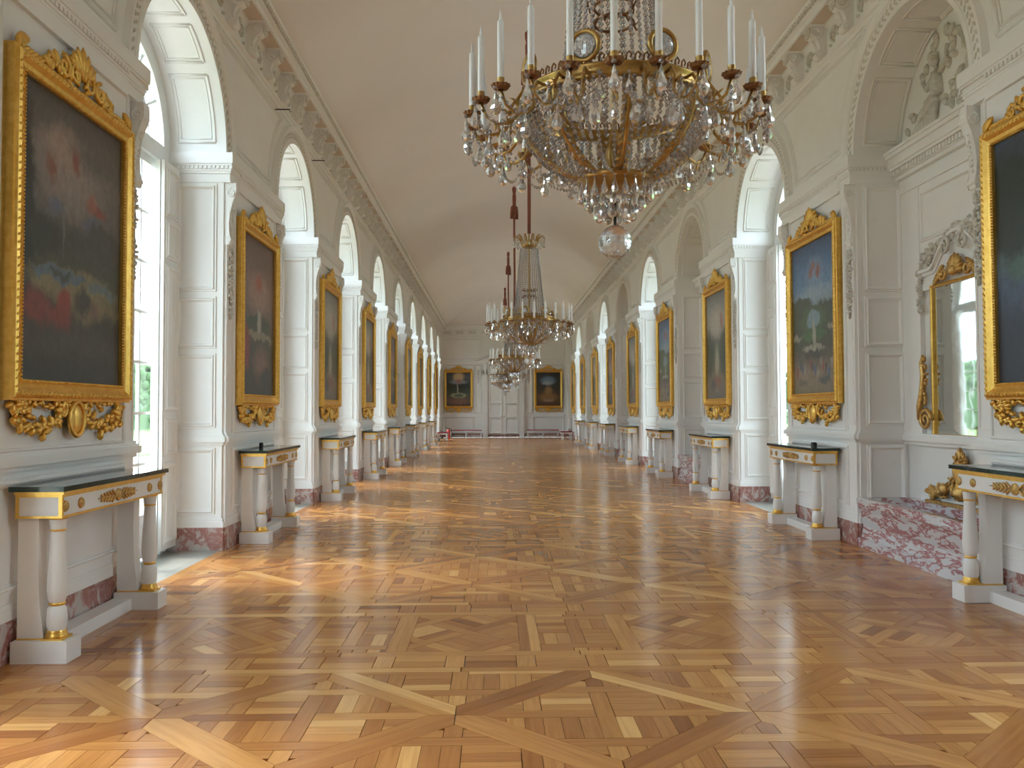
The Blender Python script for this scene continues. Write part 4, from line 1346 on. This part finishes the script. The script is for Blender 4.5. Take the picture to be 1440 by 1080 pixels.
# ------------------------------------------------------------------ console tables
def table_tree():
    t = thing('console_table', '', 'console table')
    DP = 0.32                       # depth, back edge at d = 0.05
    B0 = 0.08
    F = B0 + DP - 0.055
    MB().box(B0 - 0.015, F + 0.035, -0.77, 0.77, 0.99, 1.02).build('marble_top', 'marble_dark', t)
    a = MB()
    a.box(B0, F, -0.72, 0.72, 0.845, 0.955)
    ap = a.build('apron', 'lacquer', t)
    g = MB()
    for z0, z1, e in ((0.955, 0.972, 0.006), (0.972, 0.99, 0.022), (0.833, 0.847, 0.008)):
        g.box(B0, F + e, -0.72 - e, 0.72 + e, z0, z1)
    for sg in (-1, 1):
        g.box(F - 0.018, F + 0.004, sg * 0.702, sg * 0.724, 0.845, 0.957)
        g.box(B0, B0 + 0.02, sg * 0.702, sg * 0.724, 0.845, 0.957)
    g.build('gilt_moulding', 'gold', ap)
    for y in (-0.685, -0.50, 0.50, 0.685):
        MB().lathe([(0.0, F + 0.010), (0.012, F + 0.014), (0.018, F + 0.006), (0.026, F + 0.013), (0.032, F + 0.006), (0.033, F)], 16, (0, y, 0.90), 0).build('rosette', 'gold_dull', ap)
    p = MB()
    p.lathe([(0.0, F + 0.016), (0.022, F + 0.018), (0.03, F + 0.008), (0.038, F + 0.014), (0.042, F)], 16, (0, 0, 0.90), 0)
    for sg in (-1, 1):
        for q in range(5):
            for v in (-1, 1):
                leaf(p, F + 0.006, sg * (0.04 + 0.042 * q), 0.90, (0 if sg > 0 else PI) + sg * v * (0.62 - 0.03 * q), 0.075 - 0.006 * q, 0.02, 0.008)
        leaf(p, F + 0.006, sg * 0.04, 0.90, 0 if sg > 0 else PI, 0.26, 0.014, 0.008)
    p.build('palm_ornament', 'gold_dull', ap)
    pl = MB()
    for sg in (-1, 1):
        pl.box(B0 - 0.012, B0 + DP - 0.01, sg * 0.565, sg * 0.735, 0.0, 0.125)
    pl.box(B0 - 0.012, B0 + 0.12, -0.565, 0.565, 0.0, 0.085)
    pl.build('plinth', 'lacquer', t)
    for sg in (-1, 1):
        y = sg * 0.65
        cx = F - 0.055
        c = MB()
        c.lathe([(0.047, 0.175), (0.054, 0.20), (0.056, 0.25), (0.052, 0.30), (0.040, 0.318), (0.040, 0.325)], 20, (cx, y, 0))
        c.lathe([(0.040, 0.335), (0.050, 0.36), (0.056, 0.41), (0.054, 0.48), (0.045, 0.62), (0.040, 0.745), (0.040, 0.76), (0.042, 0.77), (0.048, 0.815), (0.049, 0.825)], 20, (cx, y, 0))
        co = c.build('column', 'lacquer', t)
        MB().box(cx - 0.062, cx + 0.062, y - 0.062, y + 0.062, 0.125, 0.138).build('gilt_base', 'gold', co)
        g = MB()
        g.lathe([(0.060, 0.138), (0.063, 0.146), (0.058, 0.154), (0.052, 0.160), (0.055, 0.168), (0.050, 0.178)], 20, (cx, y, 0))
        g.build('gilt_ring', 'gold', co)
        g = MB()
        g.lathe([(0.036, 0.316), (0.045, 0.322), (0.045, 0.334), (0.036, 0.342)], 20, (cx, y, 0))
        g.build('gilt_ring', 'gold', co)
        g = MB()
        g.lathe([(0.040, 0.752), (0.044, 0.755), (0.044, 0.762), (0.040, 0.765)], 20, (cx, y, 0))
        g.build('gilt_ring', 'gold', co)
        g = MB()
        g.lathe([(0.049, 0.822), (0.054, 0.826), (0.054, 0.834)], 20, (cx, y, 0))
        g.build('gilt_ring', 'gold', co)
        b = MB()
        prof = [(B0, 0.125), (B0 + 0.155, 0.125), (B0 + 0.145, 0.20), (B0 + 0.125, 0.34), (B0 + 0.115, 0.6), (B0 + 0.12, 0.845), (B0, 0.845)]
        b.prism(prof, lambda q, z: (q, sg * 0.59, z), lambda q, z: (q, sg * 0.69, z))
        bo = b.build('back_leg', 'lacquer', t)
        MB().box(B0, B0 + 0.16, sg * 0.586, sg * 0.694, 0.125, 0.135).build('gilt_foot', 'gold', bo)
    return t
tt = table_tree()
ff = True
for side in (-1, 1):
    for k in range(8):
        o = tt if ff else copy_tree(tt)
        ff = False
        place(o, side, PY(k) + 0.07)
        o['label'] = 'white and gilt console table, %s from the double doors along the %s wall' % (ORD[8 - k], 'all-window' if side < 0 else 'mirror niche')
        o['group'] = 'console tables against the piers of the ' + ('all-window wall' if side < 0 else 'mirror niche wall')
for side, dy in ((-1, -0.08), (1, -0.13)):
    b = MB()
    hy, hz_ = (0.022, 0.06) if side < 0 else (0.042, 0.038)
    b.box(-0.02, 0.02, -hy, hy, 0, hz_).box(-0.015, 0.015, -hy * 0.75, hy * 0.75, hz_, hz_ + 0.007)
    o = b.build('sensor_box', 'black', None, label='small black box on the seventh console table by the ' + ('all-window wall' if side < 0 else 'mirror niche wall'), category='box')
    place(o, side, PY(1) + dy, 1.02, 0.14)

# ------------------------------------------------------------------ benches, stools, extinguisher at the far end
def bench(name, label, cat, L, D, H, loc, rz, legs, group=None):
    t = thing(name, label, cat, loc, rz, group)
    MB().box(-L / 2, L / 2, -D / 2, D / 2, H - 0.10, H - 0.055).build('seat_frame', 'lacquer', t)
    c = MB()
    prof = [(0, -0.03), (0.01, -0.01), (0.0, 0.015), (-0.02, 0.025)]
    c.rectmould(L / 2 - 0.01, D / 2 - 0.01, prof, lambda a, b, h: (a, b, H - 0.028 + h))
    c.add([(sa * (L / 2 - 0.03), sb * (D / 2 - 0.03), H - 0.003) for sa, sb in ((-1, -1), (1, -1), (1, 1), (-1, 1))], [(0, 1, 2, 3)])
    c.build('cushion', 'red_cloth', t)
    for x in legs:
        for y in (-1, 1):
            MB().box(x - 0.028, x + 0.028, y * (D / 2 - 0.06), y * (D / 2 - 0.005), 0, H - 0.10).build('leg', 'lacquer', t)
    s_ = MB()
    s_.box(-L / 2 + 0.03, L / 2 - 0.03, -0.015, 0.015, 0.09, 0.12)
    for x in legs:
        s_.box(x - 0.02, x + 0.02, -D / 2 + 0.03, D / 2 - 0.03, 0.09, 0.12)
    s_.build('stretcher', 'lacquer', t)
bench('bench', 'long white bench with red cushion under the round basin painting', 'bench', 1.72, 0.40, 0.43, (-2.02, Y_END - 0.75, 0), 0, (-0.8, 0, 0.8))
bench('bench', 'long white bench with red cushion under the ochre cascade painting', 'bench', 1.72, 0.40, 0.43, (2.10, Y_END - 0.75, 0), 0, (-0.8, 0, 0.8))
bench('stool', 'white stool with red cushion against the all-window wall', 'stool', 0.50, 0.95, 0.43, (-2.98, 39.9, 0), 0, (-0.2, 0.2))
bench('stool', 'white stool with red cushion against the mirror niche wall', 'stool', 0.52, 0.95, 0.43, (3.02, 40.6, 0), 0, (-0.2, 0.2))
t = thing('fire_extinguisher', 'red fire extinguisher standing in the corner by the basin painting', 'extinguisher', (-2.86, 42.6, 0))
MB().lathe([(0.09, 0), (0.10, 0.02), (0.10, 0.40), (0.085, 0.46), (0.04, 0.50), (0.03, 0.52)], 18).build('cylinder', 'red_paint', t)
MB().box(-0.02, 0.10, -0.02, 0.02, 0.52, 0.56).tube([(-0.03, 0, 0.54), (-0.16, 0, 0.62)], 0.016, 6).build('valve_handle', 'black', t)
MB().tube([(0.03, 0, 0.54), (0.14, 0, 0.50), (0.17, 0, 0.35), (0.15, 0, 0.12)], 0.02, 7).build('hose', 'black', t)

# two thin iron rods sticking out above the arches
for n, dy in ((2, -1.20), (3, -3.28)):
    o = MB().tube([(0, 0, 0), (0.20, 0, 0)], 0.008, 6).build('iron_rod', 'iron', None, category='rod', label='thin dark iron rod sticking out ' + ('before' if n == 2 else 'after') + ' the eighth arch from the double doors')
    place(o, -1, AY(n) + dy, 5.40)

# ------------------------------------------------------------------ chandeliers
NC = 24
RO, ZB = 0.62, 2.71
RR_, ZR = 0.40, 2.775
def bead(mb, c, r, L=None):
    """faceted bead"""
    L = L or r
    x, y, z = c
    vs = [(x, y, z + L)] + [(x + r * math.cos(PI * i / 2 + 0.4), y + r * math.sin(PI * i / 2 + 0.4), z) for i in range(4)] + [(x, y, z - L)]
    mb.add(vs, [(0, 1, 2), (0, 2, 3), (0, 3, 4), (0, 4, 1), (5, 2, 1), (5, 3, 2), (5, 4, 3), (5, 1, 4)])
def drop_mesh(L, r, name):
    d = MB()
    d.lathe([(0.0005, 0), (r * 0.22, -L * 0.12), (r * 0.4, -L * 0.35), (r * 0.9, -L * 0.62), (r, -L * 0.75), (r * 0.75, -L * 0.9), (0.0005, -L)], 7, smooth=False)
    d.ball((0, 0, r * 0.5), r * 0.5, 6, 5, smooth=False)
    me = d.mesh(name)
    me.materials.append(M['crystal'])
    return me
def chandelier():
    t = thing('crystal_chandelier', '', 'chandelier')
    pol = lambda r, a, z: (r * math.sin(a), -r * math.cos(a), z)
    # main ring
    b = MB()
    b.lathe([(RR_ - 0.012, ZR - 0.028), (RR_ + 0.004, ZR - 0.028), (RR_ + 0.010, ZR - 0.02), (RR_ + 0.004, ZR - 0.01), (RR_ + 0.004, ZR + 0.012), (RR_ + 0.012, ZR + 0.02), (RR_ + 0.012, ZR + 0.028), (RR_ - 0.012, ZR + 0.028), (RR_ - 0.012, ZR - 0.028)], 48, caps=False)
    ring = b.build('main_ring', 'brass', t)
    cr = MB()
    for i in range(72):
        a = 2 * PI * i / 72
        x, y, _ = pol(RR_, a, 0)
        cr.tube([pol(RR_, a - 0.03, ZR + 0.028), pol(RR_, a - 0.025, ZR + 0.055), pol(RR_, a, ZR + 0.066), pol(RR_, a + 0.025, ZR + 0.055), pol(RR_, a + 0.012, ZR + 0.042)], 0.0042, 4)
    cr.build('cresting', 'bronze', ring)
    # lower dish
    b = MB()
    b.lathe([(0.0, 2.400), (0.07, 2.402), (0.12, 2.414), (0.146, 2.433), (0.163, 2.436), (0.165, 2.450), (0.155, 2.456), (0.0, 2.456)], 40)
    b.build('lower_dish', 'brass', t)
    # leafy straps of the bowl
    bowl = [(RR_, ZR - 0.02), (0.397, 2.69), (0.37, 2.615), (0.315, 2.548), (0.245, 2.492), (0.158, 2.452)]
    def bowl_pt(u):
        u *= len(bowl) - 1
        i = min(int(u), len(bowl) - 2)
        f_ = u - i
        return (bowl[i][0] * (1 - f_) + bowl[i + 1][0] * f_, bowl[i][1] * (1 - f_) + bowl[i + 1][1] * f_)
    for i in range(8):
        a = 2 * PI * i / 8
        s_ = MB()
        pts = [pol(*(lambda q: (q[0], a, q[1]))(bowl_pt(u / 12))) for u in range(13)]
        s_.tube(pts, 0.011, 6)
        tang = Vector((math.cos(a), math.sin(a), 0))
        for u in range(11):
            r, z = bowl_pt((u + 0.5) / 11.5)
            r2, z2 = bowl_pt(min(1, (u + 1.6) / 11.5))
            for sg in (-1, 1):
                p0 = Vector(pol(r, a, z))
                p1 = Vector(pol(r2, a, z2)) + tang * sg * 0.026
                s_.tube([p1, (p0 + p1) / 2 + tang * sg * 0.006, p0], [0.002, 0.0095, 0.006], 5)
        s_.build('leaf_strap', 'brass', t)
    # centre stem, small coronet
    b = MB()
    b.lathe([(0.012, 2.45), (0.012, 3.90), (0.03, 3.95), (0.012, 4.0), (0.008, 4.12)], 10)
    b.lathe([(0.0, 2.455), (0.03, 2.47), (0.045, 2.55), (0.02, 2.65), (0.012, 2.67)], 12)
    b.build('stem', 'brass', t)
    b = MB()
    for z in (3.14, 3.21):
        b.tube([pol(0.085, 2 * PI * i / 20, z) for i in range(20)], 0.007, 5, True)
    for i in range(12):
        a = 2 * PI * i / 12
        b.tube([pol(0.085, a, 3.21), pol(0.10, a, 3.24), pol(0.115, a, 3.23), pol(0.11, a, 3.21)], 0.005, 4)
        b.tube([pol(0.085, a, 3.14), pol(0.10, a, 3.11), pol(0.115, a, 3.12)], 0.005, 4)
    b.build('coronet', 'bronze', t)
    # medallions
    for i in range(8):
        a = 2 * PI * i / 8 - 0.436
        Mx = Matrix.Rotation(a, 4, 'Z')
        b = MB()
        b.tube([(0.058 * math.cos(q), -RR_, ZR + 0.102 + 0.058 * math.sin(q)) for q in [2 * PI * j / 28 for j in range(28)]], 0.011, 8, True)
        b.tube([(0, -RR_, ZR + 0.02), (0, -RR_, ZR + 0.048)], 0.008, 6)
        o = b.build('medallion', 'brass', t)
        o.rotation_euler = (0, 0, a)
        c = MB()
        c.ball((0, -RR_, ZR + 0.102), (0.050, 0.014, 0.050), 14, 8, smooth=False)
        c.build('crystal_disc', 'crystal', o)
    # arms, bobeches, candles, drops
    arm = MB()
    P = [(RR_, ZR - 0.005), (0.435, 2.775), (0.46, 2.735), (0.455, 2.675), (0.49, 2.635), (0.545, 2.622), (0.595, 2.645), (RO, ZB - 0.012)]
    arm.tube([(0, -r, z) for r, z in P], [0.007, 0.007, 0.008, 0.008, 0.008, 0.007, 0.006, 0.006], 6)
    for (r, z, dr, dz) in ((0.458, 2.71, 0.04, 0.02), (0.50, 2.632, 0.02, 0.035), (0.56, 2.628, 0.0, -0.03)):
        arm.tube([(0, -r, z), (0.012, -r - dr * 0.6, z + dz), (0.004, -r - dr, z + dz * 1.3)], [0.006, 0.005, 0.001], 5)
    arm_me = arm.mesh('arm'); arm_me.materials.append(M['brass'])
    bo = MB()
    vs, fs = [], []
    n = 36
    for r, z, wv in ((0.010, ZB - 0.012, 0), (0.03, ZB - 0.008, 0), (0.037, ZB + 0.006, 0.006), (0.034, ZB + 0.008, 0.006), (0.012, ZB + 0.0, 0)):
        for i in range(n):
            a = 2 * PI * i / n
            rr_ = r + wv * (0.5 if i % 3 == 0 else -0.4)
            vs.append((rr_ * math.cos(a), -RO + rr_ * math.sin(a), z))
    for k in range(4):
        for i in range(n):
            j = (i + 1) % n
            fs.append((k * n + i, k * n + j, (k + 1) * n + j, (k + 1) * n + i))
    bo.add(vs, fs)
    bo_me = bo.mesh('drip_pan'); bo_me.materials.append(M['bronze'])
    so = MB().lathe([(0.008, ZB), (0.014, ZB + 0.006), (0.010, ZB + 0.014), (0.015, ZB + 0.022), (0.015, ZB + 0.034)], 10, (0, -RO, 0))
    so_me = so.mesh('socket'); so_me.materials.append(M['brass'])
    ca = MB().lathe([(0.0135, ZB + 0.030), (0.0130, ZB + 0.255), (0.010, ZB + 0.262), (0.004, ZB + 0.263)], 12, (0, -RO, 0))
    ca_me = ca.mesh('candle'); ca_me.materials.append(M['wax'])
    fl = MB().lathe([(0.003, ZB + 0.262), (0.006, ZB + 0.272), (0.0045, ZB + 0.285), (0.0005, ZB + 0.308)], 8, (0, -RO, 0))
    fl_me = fl.mesh('flame_tip'); fl_me.materials.append(M['flame'])
    big = drop_mesh(0.10, 0.022, 'crystal_drop')
    mid = drop_mesh(0.075, 0.015, 'crystal_drop_small')
    for i in range(NC):
        a = 2 * PI * i / NC - 0.145
        ao = link('arm', arm_me, t, (0, 0, 0), a)
        link('drip_pan', bo_me, ao)
        link('socket', so_me, ao)
        co = link('candle', ca_me, t, (0, 0, 0), a)
        link('flame_tip', fl_me, co)
        link('crystal_drop', big, t, pol(RO + 0.025, a, ZB - 0.02), a)
        link('crystal_drop', big, t, pol(0.56, a + PI / NC, 2.60), a)
        link('crystal_drop', big if i % 2 else mid, t, pol(RR_ + 0.03, a + PI / NC, ZR - 0.035), a)
        link('crystal_drop', mid, t, pol(0.50, a, 2.615), a)
        link('crystal_drop', mid, t, pol(0.34, a + PI / NC, 2.66), a)
    # bead work
    def strand(mb, p0, p1, nb, r, sag=0.0):
        p0, p1 = Vector(p0), Vector(p1)
        for j in range(nb):
            f_ = (j + 0.5) / nb
            q = p0.lerp(p1, f_)
            q.z -= sag * 4 * f_ * (1 - f_)
            bead(mb, q, r, r * 1.25)
    s1 = MB()
    for i in range(32):
        a = 2 * PI * i / 32
        nb = 40
        for j in range(nb):
            f_ = (j + 0.5) / nb
            r = 0.13 + 0.10 * f_ + 0.10 * max(0, f_ - 0.8) ** 1.2
            bead(s1, pol(r, a, 3.84 - 1.04 * f_), 0.0125, 0.0155)
    s1.build('bead_cascade', 'crystal', t, kind='stuff')
    s2 = MB()
    for i in range(64):
        a = 2 * PI * (i + 0.5) / 64
        for j in range(17):
            r, z = bowl_pt((j + 0.6) / 17.5)
            k_ = 0.5 + 0.5 * (r / RR_)
            if i % 2 and j > 10: continue
            bead(s2, pol(r + 0.004, a, z), 0.011 * k_ + 0.002, 0.015)
    s2.build('bead_bowl', 'crystal', t, kind='stuff')
    s3 = MB()
    for i in range(NC):
        a, a2 = 2 * PI * i / NC - 0.145, 2 * PI * (i + 1) / NC - 0.145
        strand(s3, pol(RO + 0.02, a, ZB - 0.03), pol(RO + 0.02, a2, ZB - 0.03), 13, 0.008, 0.115)
        strand(s3, pol(RR_ + 0.02, a, ZR - 0.02), pol(RO, a, ZB - 0.03), 12, 0.008, 0.09)
        strand(s3, pol(RO, a, ZB - 0.03), pol(0.56, a + PI / NC, 2.605), 6, 0.0075, 0.02)
    for i in range(16):
        a = 2 * PI * i / 16
        strand(s3, pol(0.50, a, 2.61), pol(0.165, a + 0.2, 2.44), 17, 0.0075, 0.05)
    s3.build('bead_swags', 'crystal', t, kind='stuff')
    for ring_r, cnt, z in ((0.155, 22, 2.425), (0.12, 16, 2.39), (0.075, 10, 2.365)):
        for i in range(cnt):
            a = 2 * PI * (i + 0.5 * (cnt % 3)) / cnt
            link('crystal_drop', mid if ring_r > 0.1 else big, t, pol(ring_r, a, z), a)
    # top coronet with drops
    b = MB()
    b.lathe([(0.05, 3.84), (0.10, 3.85), (0.125, 3.88), (0.12, 3.90), (0.135, 3.93), (0.128, 3.94), (0.11, 3.90), (0.05, 3.87), (0.05, 3.84)], 28, caps=False)
    for i in range(12):
        a = 2 * PI * i / 12
        b.tube([pol(0.12, a, 3.91), pol(0.155, a, 3.99), pol(0.205, a, 4.02), pol(0.235, a, 3.99), pol(0.232, a, 3.965)], [0.009, 0.009, 0.008, 0.006, 0.004], 6)
        b.tube([pol(0.115, a + 0.26, 3.91), pol(0.13, a + 0.26, 4.0), pol(0.155, a + 0.26, 4.035)], [0.012, 0.012, 0.002], 6)
    b.build('top_coronet', 'brass', t)
    for i in range(12):
        a = 2 * PI * i / 12
        link('crystal_drop', big, t, pol(0.232, a, 3.955), a)
        link('crystal_drop', mid, t, pol(0.20, a + 0.26, 3.93), a)
    # globe on its rod
    MB().lathe([(0.007, 2.24), (0.007, 2.41)], 8).build('globe_rod', 'iron', t)
    b = MB()
    b.lathe([(0.0005, 2.178 - 0.073), (0.02, 2.178 - 0.070)] + [(0.073 * math.cos(q), 2.178 + 0.073 * math.sin(q)) for q in [-1.2 + 2.5 * j / 12 for j in range(13)]] + [(0.0005, 2.251)], 22, smooth=False)
    b.build('crystal_globe', 'globe', t)
    # suspension sleeve and tassel below the vault
    b = MB()
    b.tube([(0, 0, 4.06), (0.004, 0, 5.0), (-0.004, 0, 6.0), (0, 0, 7.10)], 0.026, 10)
    rp = b.build('rope_sleeve', 'rope', t)
    b = MB()
    b.lathe([(0.03, 7.08), (0.055, 7.06), (0.05, 6.98), (0.035, 6.92), (0.05, 6.86), (0.042, 6.5), (0.05, 6.42), (0.028, 6.38)], 12)
    for sg in (-1, 1):
        b.tube([(0.0, 0, 6.62), (sg * 0.06, 0, 6.58), (sg * 0.075, 0, 6.46), (sg * 0.07, 0, 6.28)], [0.02, 0.032, 0.034, 0.045], 8)
    b.build('tassel', 'rope', rp)
    return t
ch = chandelier()
for q in range(5):
    o = ch if q == 0 else copy_tree(ch)
    o.location = (0.0, AY(2 * q) + 0.16, 0)
    o.rotation_euler = (0, 0, 0.0 + 0.21 * q)
    o['label'] = 'gilt bronze and crystal chandelier with white candles, %s from the double doors' % ORD[5 - q]
    o['group'] = 'crystal chandeliers down the middle of the gallery'
